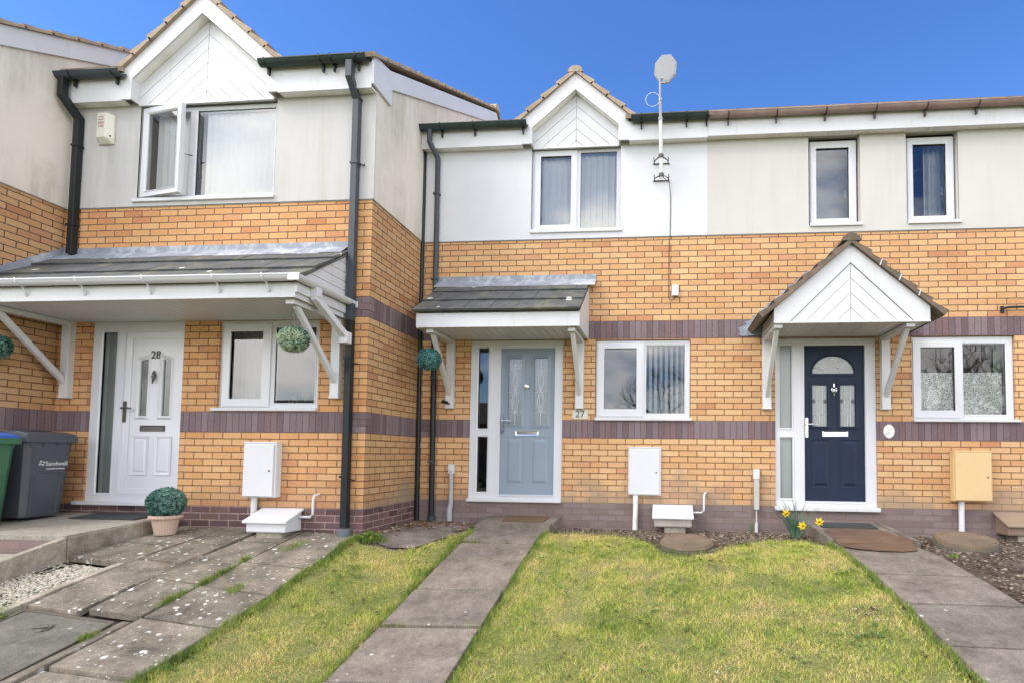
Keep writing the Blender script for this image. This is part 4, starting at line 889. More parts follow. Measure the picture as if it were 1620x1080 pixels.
m = MB(); m.tube([(hx+.585*ca+.02, hy-.585*sa+.02, 3.99), (hx+.585*ca+.035, hy-.585*sa+.05, 3.99), (hx+.585*ca+.08, hy-.585*sa+.05, 3.985)], .007, 8); m.build('handle', M_DM, w)
MB().box(-2.90, -1.155, -D-.038, -D+.032, 3.466, 3.508).build('sill', M_WHO, w, bevel=.006)
vblind(w, -D-.05, -2.72, -2.30, 3.54, 4.56, .075, .089, 15); vblind(w, -D-.06, -2.09, -1.19, 3.54, 4.58, .075, .089, 8)
# ground-floor window
w = window(H28, -D, (-1.755, -.57, 1.095, 2.08), [(-1.632, -1.245, 1.198, 1.957, (-1.705, -1.16, 1.125, 2.035)), (-1.10, -.625, 1.152, 1.998, None)], (-1.805, -.565, 1.06, 1.095))
wavy(w, 'net_curtain', -1.72, -1.45, -D+.3, 1.1, 2.05, pm('dim_net_curtain', (.35, .36, .37), .9, .1), .02, .1)
m = MB(); m.box(-1.75, -.6, -D+.15, -D+.32, 1.08, 1.10); m.build('window_board', M_WHO, w)
m = MB()
for k in range(26):
    x = -1.05+.4*random.random(); s = random.uniform(.02, .05); z = 1.12+random.random()*.14; m.tube([(x, -D+.22, 1.10), (x+random.uniform(-.02, .02), -D+.22, z)], [.003, .002], 5); m.tube([(x, -D+.22, z), (x, -D+.20, z+s)], [s*.6, s*.3], 6)
m.build('ornament_row', islmat('ornament_row', [(0, (.20, .05, .06)), (.4, (.25, .20, .12)), (.7, (.10, .12, .05)), (1, (.4, .33, .25))]), w)['kind'] = 'stuff'  # row of small ornaments on the window board, built as stems with heads
# door 28
LF = (-2.925, -2.225, .11, 1.965); mb = MB(); yw_ = -D
gl = [(-2.752, -2.655, 1.005, 1.655), (-2.472, -2.372, 1.005, 1.655)]
mb.plate(*LF, gl, yw_+.045, yw_+.088); mb.ring(LF[0], LF[1], LF[2], LF[3], .072, yw_+.030, yw_+.046, ins=.004)
for k, g in enumerate(gl):
    x0, x1, z0, z1 = g[0]-.046, g[1]+.040, g[2]-.042, g[3]+.02; dz = .055
    zl, zr_ = (z1-dz*.1, z1+dz) if k == 0 else (z1+dz, z1-dz*.1)
    o = [(x0, z0), (x1, z0), (x1, zr_), (x0, zl)]; i_ = [(g[0], g[2]), (g[1], g[2]), (g[1], g[3]+(0 if k else -.0)), (g[0], g[3])]
    i_ = [(g[0], g[2]), (g[1], g[2]), (g[1], g[3]-(.02 if k else 0)), (g[0], g[3]-(0 if k else .02))]
    for q_ in range(4):
        l = (q_+1) % 4; mm_ = [((o[s][0]+i_[s][0])/2, (o[s][1]+i_[s][1])/2) for s in range(4)]
        mb.q([(o[q_][0], yw_+.045, o[q_][1]), (o[l][0], yw_+.045, o[l][1]), (mm_[l][0], yw_+.028, mm_[l][1]), (mm_[q_][0], yw_+.028, mm_[q_][1])])
        mb.q([(mm_[q_][0], yw_+.028, mm_[q_][1]), (mm_[l][0], yw_+.028, mm_[l][1]), (i_[l][0], yw_+.05, i_[l][1]), (i_[q_][0], yw_+.05, i_[q_][1])])
for a_, b_ in ((-2.80, -2.615), (-2.508, -2.33)): mb.ring(a_-.012, b_+.012, .335, .775, .026, yw_+.032, yw_+.046, ins=.008); mb.raised(a_+.016, b_-.016, .363, .747, .02, yw_+.036, yw_+.046)
d28 = mb.build('door', M_WH, H28, bevel=.0015); d28['label'] = 'white panelled door numbered 28'
SPN = [(-3.208, -3.035, .125, 1.962)]
door_common(d28, yw_, LF, (-3.333, -2.187, .034, 2.088), SPN, None, None).build('frame', M_WH, d28, bevel=.003)
for s in SPN: pane(d28, *s, yw_+.045, M_SMOKE)
for g in gl: pane(d28, *g, yw_+.062, M_PATD)
handle(d28, -2.905, yw_, 1.06, M_DM, hy=.03); letterbox(d28, -2.714, -2.412, .828, .894, yw_+.045, M_DM)
m = MB(); m.tube([(-2.565, yw_+.03, 1.52), (-2.565, yw_+.022, 1.48)], [.006, .018], 10); m.tube([(-2.565, yw_+.03, 1.48), (-2.562, yw_+.018, 1.42), (-2.575, yw_+.02, 1.37)], [.02, .014, .004], 10)
m.tube([(-2.595, yw_+.024, 1.455), (-2.565, yw_+.014, 1.44), (-2.535, yw_+.024, 1.455)], .006, 8); m.build('knocker', M_DM, d28, smooth=True)
M_INK = pm('black_lettering', (.02, .02, .022), .4, .05)
digits(d28, '28', -2.565, yw_+.042, 1.700, .125, M_INK, 'number', .003, .002)
m = MB(); m.box(-3.42, -2.16, yw_-.06, yw_+.095, -.008, .034); m.build('sill', M_WHO, d28, bevel=.008)
wavy(d28, 'curtain', -3.19, -3.13, yw_+.14, .15, 1.95, pm('green_lace', (.14, .20, .16), .9, .3), .01, .05)
# porch canopy 28
YF = -2.151; ZS28 = 2.078
canopy_lean(H28, -WX+.004, -.24, YF, -D, ZS28, 2.215, 2.832, (-.333, -3.588), (-WX+.01, -.262), -WX+.006, -.222, cheek_boards=True, left=False, over=.03)
m = MB()
for k in range(9):
    y_ = YF+.02+k*.103; z_ = 2.25+k*.103*.70; m.prism([(-WX+.001+.0006*k, y_-.02, z_-.02), (-WX+.001+.0006*k, y_+.13, z_+.06), (-WX+.001+.0006*k, y_+.12, z_+.185), (-WX+.001+.0006*k, y_-.02, z_+.11)], (.004, 0, 0))
m.build('stepped_flashing', M_LEAD, H28)
g28 = gutter(H28, -WX+.01, -.23, YF-.058, 2.262, M_WH, M_WH, (-3.06, -2.42, -1.72, -1.0, -.50), r=.052, drop=False)
for bx in (-3.06, -2.42, -1.72, -1.0, -.50): MB().prism([(bx-.006, YF-.04, 2.205), (bx+.006, YF-.04, 2.205), (bx+.012, YF-.002, 2.12), (bx-.012, YF-.002, 2.12)], (0, -.008, 0)).build('gutter_bracket', M_WH, g28)
m = MB(); n = 12; r = .05; X_ = -.185
pr = [(-r*math.cos(math.pi*k/n), -r*1.05*math.sin(math.pi*k/n)) for k in range(n+1)]+[(-(r-.006)*math.cos(math.pi*k/n), -(r-.008)*math.sin(math.pi*k/n)) for k in range(n, -1, -1)]
m.prism([(X_+a_, YF-.10, 2.262+b_) for a_, b_ in pr], (0, 2.151-D+.09, 0)); m.box(X_-.055, X_+.055, YF-.112, YF-.10, 2.20, 2.268); m.box(X_-.055, X_+.055, -D-.012, -D-.003, 2.20, 2.268)
m.box(-.24, -.22, YF+.0, -D-.01, 2.12, 2.21)
m.build('side_gutter', M_WH, H28, smooth=True)
m = MB(); m.tube([(X_, -1.92, 2.24), (X_, -1.92, 2.12), (-.18, -1.42, 1.86), (-.18, -1.34, 1.80)], .033, 4, square=True); m.box(X_-.042, X_+.042, -1.96, -1.88, 2.13, 2.22); m.box(-.225, -.135, -1.45, -1.36, 1.78, 1.90)
m.build('downpipe', M_WH, H28, bevel=.004)['label'] = 'short white square pipe from the porch gutter'
# eaves
CX28 = -2.035; e = eaves(H28, -WX+.006, CX28-.95, -D, 4.625, 4.905); e = eaves(H28, CX28+.95, .012, -D, 4.625, 4.905)
gablet(H28, CX28, -D, -D-.132, 4.625, .835, 4.868, 5.598, .98, 4.95, 5.825, 1.9, pitch=.128, over=.0)
gutter(H28, -WX+.02, -2.93, -D-.195, 4.915, M_GRY, M_BLK, (-3.55, -3.02)); gutter(H28, -1.245, -.005, -D-.195, 4.925, M_GRN, M_BLK, (-1.17, -.53, -.40, -.12))
m = MB(); m.tube([(-.195, -D-.20, 4.87), (-.195, -D-.20, 4.70), (-.185, -D-.058, 4.53), (-.18, -D-.058, 2.05)], .035, 4, square=True)
m.tube([(-.18, -D-.058, 2.05), (-.168, -D-.058, -.19)], .0355, 4, 1, square=True)
for z in (4.68, 4.54, 3.80, 1.63, .35): m.box(-.226, -.14, -D-.1, -D-.018, z-.012, z+.012, 1 if z < 2 else 0); 
for z in (3.82, 1.6, .34): m.tube([(-.16, -D-.05, z), (-.10, -D-.03, z-.03), (-.085, -D-.035, z-.02)], .008, 6, 1)
m.build('downpipe', [M_GRY, M_BLK], H28, bevel=.004)['label'] = 'square grey and black downpipe at the corner'
m = MB(); m.lathe(-.166, -D-.06, [(.072, -.30), (.072, -.215), (.062, -.205)], 20); m.build('drain_collar', pm('grey_clay', (.12, .14, .15), .6, .2), H28, smooth=True)
m = MB(); m.tube([(-3.655, -D-.20, 4.87), (-3.655, -D-.20, 4.66), (-3.60, -D-.056, 4.47), (-3.60, -D-.056, 2.86)], .035, 4, square=True)
for z in (4.64, 4.14, 3.2): m.box(-3.645, -3.555, -D-.1, -D-.015, z-.012, z+.012)
m.build('downpipe', M_BLK, H28, bevel=.004)['label'] = 'square black downpipe ending on the porch roof'
m = MB(); m.box(-3.69, -3.62, -D-.16, -D-.08, 4.621, 4.626); 
# roof and verge board
main_roof(H28, -WX+.05, .075, -D-.16, 4.94, 2.87, S28, gap=(CX28-.93, CX28+.93))
mb = MB(); yr, zb = 2.87, lambda y: 4.855+(y+1.0)*.505
mb.prism([(.013, -D-.135, 4.655), (.013, -1.0, 4.655), (.013, -1.0, zb(-1.0)), (.013, yr, zb(yr)), (.013, yr, zb(yr)+.215), (.013, -1.05, 5.05), (.013, -D-.09, 4.985), (.013, -D-.155, 4.955), (.013, -D-.135, 4.93)], (.03, 0, 0))
mb.prism([(.013, yr+.002, zb(yr)+.215), (.013, yr+.002, zb(yr)), (.013, yr+4, zb(yr)-4*.505), (.013, yr+4, zb(yr)+.215-4*.505)], (.03, 0, 0))
mb.build('verge_board', M_WHO, H28, bevel=.003)
# ------------------------------------------------------------------ far left house (29)
YF29 = -2.21
H29 = thing('brick_house', 'far left house showing only its side wall of brick and stained render', 'house', (-5.5, -2*D, -.3), 'terraced brick houses')
mb = MB(); wall(mb, 'x', -WX, YF29, .4, BANDS, (), 0, -D+.085+.1125)
wall(mb, 'y', YF29, -8, -WX, BANDS+[(ZR, 4.78, 3, 0, -8, -WX, .012)], [(-6.9, -5.3, 3.5, 4.6), (-6.9, -5.9, 1.06, 2.08)], .09, 0)
ye, yr, ze = YF29, 1.62, 4.956; S29 = .51
mb.prism([(-WX, ye-.012, ZR), (-WX, 5.7, ZR), (-WX, 5.7, 4.9), (-WX, yr, 4.90+(yr-ye)*S29), (-WX, ye-.012, 4.88)], (.012, 0, 0), 3)
mb.build('wall', [M_BUFF3, M_SOLD, M_PLI, M_R28S, M_QUO], H29)
mb = MB(); mb.box(-WX-.001, -WX+.006, ye, -D, ZR-.012, ZR); mb.build('render_bead', pm('render_stop_bead', (.25, .23, .2), .7), H29)
room(H29, -8, -WX-.04, ye+.1, 1.5, -.1, 4.7, 2.45)
window(H29, ye, (-6.9, -5.3, 3.53, 4.6), [(-6.8, -6.2, 3.6, 4.52, None), (-6.1, -5.4, 3.6, 4.52, None)], (-6.95, -5.25, 3.49, 3.53)); window(H29, ye, (-6.9, -5.9, 1.095, 2.08), [(-6.8, -6.0, 1.18, 2.0, None)], (-6.95, -5.85, 1.06, 1.095))
eaves(H29, -8, -WX+.012, ye, 4.645, 4.905); main_roof(H29, -8, -WX+.08, ye-.15, 4.898, yr, S29); gutter(H29, -8, -WX, ye-.195, 4.915, M_GRY, M_BLK, (-7, -6, -5, -4))
zb = lambda y: 4.857+(y+1.996)*.516
mb = MB(); mb.prism([(-WX+.013, ye-.13, 4.64), (-WX+.013, ye+.06, 4.64), (-WX+.013, ye+.06, zb(ye+.06)), (-WX+.013, yr, zb(yr)), (-WX+.013, yr, zb(yr)+.222), (-WX+.013, ye-.15, zb(ye-.15)+.222)], (.03, 0, 0)); mb.build('verge_board', M_WHO, H29, bevel=.003)
# ================================================================== small things fixed to the walls
def meter_box(name, x0, x1, z0, z1, wy, col, label, gp, pipe, zg, pmat=None, ajar=False, d=.115):
    t = thing(name, label, 'meter box', ((x0+x1)/2, wy, z0), gp); mb = MB(); mb.box(x0, x1, wy-d+.02, wy-.001, z0, z1); mb.box(x0-.004, x1+.004, wy-d+.012, wy-.02, z1-.012, z1+.006)
    mb.build('case', col, t, bevel=.008)
    m = MB(); m.box(x0+.012, x1-.02, wy-d, wy-d+.019, z0+.012, z1-.022); dr = m.build('door', col, t, bevel=.006)
    m = MB(); m.tube([(x1-.062, wy-d-.003, (z0+z1)/2-.01), (x1-.062, wy-d+.004, (z0+z1)/2-.01)], .011, 12); m.build('lock', M_DM, dr, smooth=True)
    if pipe: m = MB(); m.tube([(pipe, wy-.035, z0), (pipe, wy-.035, (z0+zg)/2), (pipe-.004, wy-.038, zg)], [.033, .031, .034], 12); m.build('pipe', pmat or M_WHO, t, smooth=True)
    return t
M_CREAMBOX = pm('yellowed_plastic', (.66, .47, .24), .5, .06, 2, 60, .06, dirt=(.52, .36, .18), dlo=.5, dhi=.8)
gp = 'meter boxes on the brick walls'
meter_box('meter_box', -1.325, -.948, .115, .712, -D, M_WH, 'white meter box below the window of the projecting left house', gp, -1.23, -.22)
meter_box('meter_box', 2.79, 3.205, .108, .712, 0, M_WH, 'white meter box below the window of the middle house', gp, 2.885, -.32, M_WHD, d=.05)
meter_box('meter_box', 6.665, 7.10, .105, .702, 0, M_CREAMBOX, 'yellowed cream meter box on the right-hand house', gp, 6.775, -.30)
def gas_box(label, x0, x1, wy, zt, zf, zbt, lid, body, dep=.30, block=None, zg=-.3, sidepipe=True, m_lid_side=None):
    t = thing('gas_box', label, 'gas box', ((x0+x1)/2, wy-dep/2, zbt), 'ground-level gas boxes with sloping lids'); yf = wy-dep
    mb = MB(); mb.prism([(x0+.025, wy-.002, zt-.03), (x0+.025, yf+.03, zf-.03), (x0+.025, yf+.03, zbt), (x0+.025, wy-.002, zbt-.01)], (x1-x0-.05, 0, 0)); mb.build('case', body, t, bevel=.015)
    m = MB(); m.prism([(x0, wy-.002, zt), (x0, yf, zf), (x0, yf, zf-.028), (x0, wy-.002, zt-.028)], (x1-x0, 0, 0)); m.build('lid', lid, t, bevel=.008)
    if block: m = MB(); m.box(block[0], block[1], yf+.06, wy-.01, zg-.05, zbt-.004); m.build('base', M_KERB, t)
    if sidepipe:
        m = MB(); z = zt-.09; m.tube([(x1-.03, wy-.06, z), (x1+.10, wy-.06, z), (x1+.135, wy-.06, z+.03), (x1+.135, wy-.06, z+.20), (x1+.145, wy-.05, z+.235), (x1+.16, wy-.0, z+.24)], .0135, 10); m.build('pipe', M_WH, t, smooth=True)
gas_box('big white plastic box with a sloping lid below the left meter box', -1.155, -.665, -D, .0, -.112, -.235, M_WH, M_WH, .30, (-1.03, -.75), -.30)
gas_box('grey box with a pale sloping lid beside the round cover on the lawn edge', 3.10, 3.60, 0, .0, -.125, -.25, M_WHO, pm('weathered_beige_plastic', (.42, .37, .33), .6, .15, dirt=(.27, .22, .18)), .30, (3.25, 3.50), -.34)
gas_box('brown box with a sloping lid at the right edge of the photo', 7.14, 7.64, 0, -.015, -.14, -.265, pm('brown_plastic_lid', (.27, .20, .14), .6, .2), pm('brown_plastic', (.22, .155, .11), .6, .2), .30, (7.28, 7.55), -.32, False)
# standing vent pipes
def stub(label, x, z1, zg, top, body, sq=False):
    t = thing('vent_pipe', label, 'pipe', (x, -.05, zg), 'cut-off pipes standing by the wall'); m = MB()
    if sq: m.box(x-.028, x+.032, -.06, -.012, zg+.26, z1-.12); m.box(x-.026, x+.028, -.062, -.01, zg+.26, zg+.27)
    else: m.tube([(x, -.045, z1-.08), (x+.004, -.045, zg+.22), (x-.012, -.045, zg+.16), (x-.012, -.045, zg)], [.028, .028, .036, .036], 12)
    m.build('pipe', body, t, smooth=not sq, bevel=.003 if sq else 0)
    m = MB(); m.box(x-.036, x+.036, -.066, -.008, z1-.12, z1); m.build('clip', top, t, bevel=.004)
    if sq: m = MB(); m.tube([(x, -.035, zg-.02), (x, -.035, zg+.10)], .02, 10); m.tube([(x+.002, -.035, zg+.10), (x+.002, -.035, zg+.27)], .007, 8); m.build('conduit', M_WHO, t, smooth=True)
stub('grey stub pipe with a swollen base between the black pipes and the middle door', .492, .47, -.26, M_WHO, pm('grey_pipe', (.38, .39, .41), .5, .15, dirt=(.25, .22, .2)))
stub('square grey pipe cover beside the right-hand front door', 4.375, .455, -.30, M_WHO, pm('grey_cover', (.47, .46, .44), .5, .1), True)
# alarm box
t = thing('alarm_box', 'pale cream burglar alarm box under the eaves of the left house', 'alarm box', (-3.28, -D, 4.2))
y = -D-.013; fp = [(-3.395, y), (-3.325, y-.08), (-3.218, y-.084), (-3.165, y-.025), (-3.165, y)]
mb = MB(); mb.prism([(a_, b_, 4.215) for a_, b_ in fp], (0, 0, .29))
i_ = len(mb.v); mb.v += [(a_, b_, 4.215) for a_, b_ in fp]+[(a_+.012 if a_ < -3.3 else a_-.01, (b_-y)*.35+y, 4.165) for a_, b_ in fp]
for k in range(5): l = (k+1) % 5; mb.f.append((i_+k, i_+5+k, i_+5+l, i_+l)); mb.m.append(0)
mb.f.append((i_+9, i_+8, i_+7, i_+6, i_+5)); mb.m.append(0)
mb.build('case', pm('cream_plastic', (.62, .60, .52), .45, .05), t, bevel=.004)
M_PINK = pm('faded_red_lettering', (.40, .20, .20), .6)
for s_, z, sz in (('24 HR', 4.455, .026), ('SECURITY', 4.424, .017), ('0204', 4.385, .040), ('3720', 4.345, .040)):
    digits(t, s_, -3.272, y-.0835, z, sz, M_PINK, 'lettering', .0006, .0004, rot=Matrix.Rotation(math.atan2(-.004, .107), 4, 'Z') @ Matrix.Rotation(rad(90), 4, 'X'))
m = MB(); m.tube([(-3.185, y-.055, 4.245), (-3.182, y-.040, 4.245)], .008, 8); m.build('screw', M_DM, t)
# junction box and cable
o = MB().box(3.328, 3.412, -.04, -.001, 2.635, 2.775).build('junction_box', M_WH, None, bevel=.006, origin=(3.37, 0, 2.635)); tag(o, 'small white junction box on the bricks above the middle ground-floor window', 'junction box')
m = MB(); m.tube([(3.20, -.15, 4.13), (3.29, -.03, 4.11), (3.305, -.018, 3.9), (3.30, -.018, 3.4), (3.29, -.008, 3.36), (3.285, -.008, 2.62), (3.31, -.008, 2.585), (3.36, -.012, 2.60), (3.37, -.015, 2.636)], .0045, 6)
o = m.build('cable', M_DM, None, True, origin=(3.3, 0, 2.6)); tag(o, 'thin dark cable running down from the aerial to the white junction box', 'cable')
# aerial
t = thing('satellite_dish', 'grey octagonal satellite dish on a tall pole fixed to the white render', 'satellite dish', (3.18, 0, 4.1))
M_GALV = pm('galvanised_steel', (.34, .345, .35), .4, .15, 8, 60, .05, metal=.25, dirt=(.30, .28, .26), dlo=.5, dhi=.8); M_POLE = pm('painted_pole', (.66, .67, .68), .4, .08)
def pol(z): k = (z-4.12)/(5.27-4.12); return (3.187-.025*k, -.14-.21*k, z)
m = MB(); m.tube([pol(4.12), pol(4.82)], .023, 14); m.build('pole', M_POLE, t, smooth=True)
m = MB(); m.tube([pol(4.78), pol(5.04)], .019, 12); m.tube([pol(5.03), pol(5.29)], .014, 12); m.tube([pol(4.80), pol(4.83)], .029, 12); m.tube([pol(5.02), pol(5.05)], .025, 12); m.build('mast', M_GALV, t, smooth=True)
for zc in (4.375, 4.15):
    px_, py_, _ = pol(zc); m = MB()
    for sx_ in (-1, 1): m.tube([(px_+sx_*.09, -.016, zc-.01), (px_+sx_*.085, -.10, zc-.01), (px_+sx_*.02, py_, zc)], .008, 8); m.box(px_+sx_*.092-.006, px_+sx_*.092+.006, -.11, -.09, zc-.015, zc+.035)
    m.box(px_-.105, px_+.105, -.021, -.013, zc-.012, zc+.004); m.tube([(px_, py_, zc-.02), (px_, py_, zc+.025)], .033, 12); m.build('bracket', M_DM, t, bevel=.002)
m = MB(); R2 = .178; oc_ = []
for k in range(8): a = 2*math.pi*(k+.5)/8-.14; oc_.append((.84*R2*math.cos(a), R2*1.0*math.sin(a)))
cen = Vector((3.228, -.36, 5.395)); nrm = Vector((-.25, -1, -.12)).normalized(); ex = Vector((0, 0, 1)).cross(nrm).normalized(); ey = nrm.cross(ex)
m.prism([cen+ex*a+ey*b for a, b in oc_], -nrm*.028); m.prism([cen+nrm*.004+ex*a*.9+ey*b*.9 for a, b in oc_], -nrm*.004)
m.build('dish', pm('grey_dish', (.29, .30, .32), .45, .05), t, bevel=.006)
m = MB(); m.tube([pol(5.27), cen-nrm*.03+ey*-.08], .012, 8); m.box(3.15, 3.25, -.34, -.32, 5.225, 5.25); m.build('clamp', M_GALV, t)
m = MB(); lc = Vector((3.075, -.34, 5.02)); m.tube([lc+Vector((.088*math.cos(2*math.pi*k/28), 0, .088*math.sin(2*math.pi*k/28))) for k in range(29)], .0035, 6); m.build('loop', M_WH, t, smooth=True)
# house number plaques
t = MB(); t.box(2.062, 2.262, -.010, -.001, 1.068, 1.186); o = t.build('number_plaque', pm('cream_plaque', (.62, .60, .55), .5, .04), None, bevel=.006, origin=(2.16, 0, 1.07)); tag(o, 'pale rectangular plaque reading 27 beside the grey-blue door', 'house number')
digits(o, '27', 2.162, -.0105, 1.127, .125, pm('dark_grey_lettering', (.06, .06, .065), .4), 'number', .003, .0)
t = MB(); t.prism([(5.967+.066*math.cos(2*math.pi*k/32), -.002, .934+.084*math.sin(2*math.pi*k/32)) for k in range(32)], (0, -.012, 0)); o = t.build('number_plaque', pm('white_ceramic', (.76, .76, .74), .2, .03), None, bevel=.004, origin=(5.967, 0, .85)); tag(o, 'white oval ceramic plaque beside the navy door', 'plaque')
m = MB()
for k in range(9): a = k*.7; x, z = 5.945+.02*math.cos(a*1.9), .905+.016*math.sin(a*2.3); m.prism([(x+.006*math.cos(q_), -.0145, z+.004*math.sin(q_)) for q_ in (0, 1.2, 2.5, 3.8, 5)], (0, -.001, 0))
m.build('flower_motif', pm('olive_paint', (.25, .25, .08), .5), o)
m = MB(); m.tube([(5.955, -.0145, .948), (5.972, -.0145, .955), (5.985, -.0145, .947), (5.997, -.0145, .962), (6.004, -.0145, .945)], .0018, 5); m.build('grey_motif', pm('faint_grey_paint', (.33, .33, .36), .5), o)
# wall hook at the right edge, black tap on the bracket
m = MB(); m.tube([(7.30, -.02, 2.42), (7.34, -.06, 2.425), (7.62, -.06, 2.43)], .014, 8); m.box(7.285, 7.315, -.03, -.001, 2.37, 2.45); o = m.build('hanging_basket_bracket', M_BLK, None, origin=(7.3, 0, 2.4)); tag(o, 'black iron hanging basket arm on the bricks at the right edge', 'bracket')
m = MB(); m.tube([(.43, -.085, 1.27), (.40, -.13, 1.275)], .02, 10); m.tube([(.40, -.13, 1.275), (.385, -.14, 1.29)], .026, 10); m.tube([(.40, -.11, 1.265), (.47, -.11, 1.255)], .012, 8); o = m.build('hose_clip', M_BLK, None, origin=(.42, -.1, 1.27)); tag(o, 'small black hose fitting on the foot of the middle porch bracket', 'hose fitting')
# ================================================================== plants
def ball(name, c, r, n, leaf, mat, parent=None, flat=1.0, seed=1, core=None):
    g = np.random.default_rng(seed); u = g.normal(size=(n, 3)); u /= np.linalg.norm(u, axis=1)[:, None]; k = g.uniform(.86, 1.03, n); P = u*(r*k)[:, None]; P[:, 2] *= flat
    t1 = np.cross(u, g.normal(size=(n, 3))); t1 /= np.linalg.norm(t1, axis=1)[:, None]; t2 = np.cross(u, t1); tilt = g.uniform(.2, 1.1, n)[:, None]; a = t1; b = t2*np.cos(tilt)+u*np.sin(tilt)
    s = leaf*g.uniform(.7, 1.3, n)[:, None]; A = P-a*s*.42; B = P+b*s*.5+a*0; C_ = P+a*s*.42; E_ = P+b*s*1.15+u*s*.1
    V = np.stack([A, P-b*s*.3, C_, E_], 1).reshape(-1, 3)+np.array(c)
    me = bpy.data.meshes.new(name); F = [(4*i, 4*i+1, 4*i+2, 4*i+3) for i in range(n)]
    off = np.array(parent['_o']) if parent else np.array(c); me.from_pydata((V-off).tolist(), [], F); me.materials.append(mat); o = bpy.data.objects.new(name, me); COL.objects.link(o)
    if parent: o.parent = parent
    else: o.location = c
    o['_o'] = tuple(off)
    if core:
        m = MB(); m.lathe(c[0], c[1], [(max(.001, r*.86*math.sin(math.pi*k/12)), c[2]-r*.86*flat*math.cos(math.pi*k/12)) for k in range(13)], 20); m.build('core', core, parent, smooth=True)
    return o
def leafmat(name, stops): return bladesmat(name, stops)
M_TEAL = leafmat('teal_leaf', [(.1, (.035, .12, .125)), (.5, (.07, .21, .21)), (.9, (.17, .36, .34))]); M_TOP = leafmat('dark_topiary_leaf', [(.05, (.02, .07, .055)), (.35, (.06, .16, .13)), (.6, (.15, .30, .25)), (.8, (.30, .45, .38))])
M_TOP2 = leafmat('green_topiary_leaf', [(.05, (.04, .10, .07)), (.3, (.13, .24, .17)), (.55, (.30, .42, .30)), (.8, (.55, .62, .42))]); M_CORE = pm('topiary_core', (.015, .035, .022), .9, .2)
t = thing('topiary_ball', 'green and white hanging topiary ball below the left porch', 'topiary ball', (-.345, -2.0, 1.70), 'hanging topiary balls'); ball('foliage', (-.345, -2.0, 1.70), .134, 3200, .016, M_TOP2, t, .90, 2, M_CORE)
m = MB(); 
for s in (-.07, .0, .05): m.tube([(-.345+s, -2.0, 1.82), (-.35, -2.0, 2.06)], .0025, 5)
m.build('hanging_wire', M_DM, t)
t = thing('topiary_ball', 'teal hanging topiary ball below the middle porch', 'topiary ball', (.455, -.72, 1.722), 'hanging topiary balls'); ball('foliage', (.455, -.72, 1.722), .134, 2600, .017, M_TEAL, t, .92, 3, M_CORE)
m = MB(); m.tube([(.455, -.72, 1.85), (.455, -.70, 2.06)], .0025, 5); m.build('hanging_wire', M_DM, t)
t = thing('topiary_ball', 'dark green topiary ball cut by the left edge of the photo', 'topiary ball', (-3.585, -2.0, 1.66), 'hanging topiary balls'); ball('foliage', (-3.585, -2.0, 1.66), .128, 2600, .015, M_TOP, t, .95, 4, M_CORE)
m = MB(); m.tube([(-3.585, -2.0, 1.8), (-3.585, -2.0, 2.06)], .0025, 5); m.build('hanging_wire', M_DM, t)
t = thing('potted_topiary', 'rounded topiary shrub in a fluted pinkish pot beside the left doorstep', 'potted plant', (-1.955, -1.66, -.25))
m = MB(); PX, PY = -1.925, -1.66
prof = [(r_*.86, z_*1.0) for r_, z_ in [(.096, -.262), (.104, -.255), (.115, -.2), (.134, -.12), (.142, -.10), (.166, -.092), (.171, -.078), (.168, -.06), (.150, -.057), (.146, -.075), (.0, -.08)]]
m.lathe(PX, PY, prof, 56, flute=.035, fn=1); m.build('pot', pm('pink_terracotta', (.50, .36, .28), .8, .08, 5, 80, .1, dirt=(.38, .30, .22)), t)
ball('foliage', (PX, PY, .070), .164, 6500, .0155, M_TOP, t, .93, 5, M_CORE)
# daffodils
t = thing('daffodils', 'clump of yellow daffodils beside the right-hand path', 'flowers', (4.72, -.56, -.29)); g = random.Random(4)
m = MB()
for k in range(64):
    a = g.uniform(-1.2, 1.2); ln = g.uniform(.22, .50); x0 = 4.72+g.uniform(-.04, .04); y0 = -.56+g.uniform(-.05, .05); w_ = .007; dx = math.sin(a*.75)*ln*.75; dy = g.uniform(-.12, .1); P = []
    for q_ in range(6): u = q_/5; P.append((x0+dx*u**1.5, y0+dy*u, -.29+ln*math.cos(a*.6)*u*(1-.1*u)))
    for q_ in range(5): wa, wb = w_*(1-.15*q_), w_*(1-.15*(q_+1)); A, B = P[q_], P[q_+1]; m.q([(A[0]-wa, A[1], A[2]), (A[0], A[1]-.003, A[2]), (B[0], B[1]-.003, B[2]), (B[0]-wb, B[1], B[2])]); m.q([(A[0], A[1]-.003, A[2]), (A[0]+wa, A[1], A[2]), (B[0]+wb, B[1], B[2]), (B[0], B[1]-.003, B[2])])
m.build('leaf_clump', pm('daffodil_leaf', (.075, .15, .085), .5, .25), t)
M_YEL = pm('daffodil_petal', (.80, .60, .03), .6, .1); M_YEL2 = pm('daffodil_trumpet', (.75, .45, .01), .6, .1)
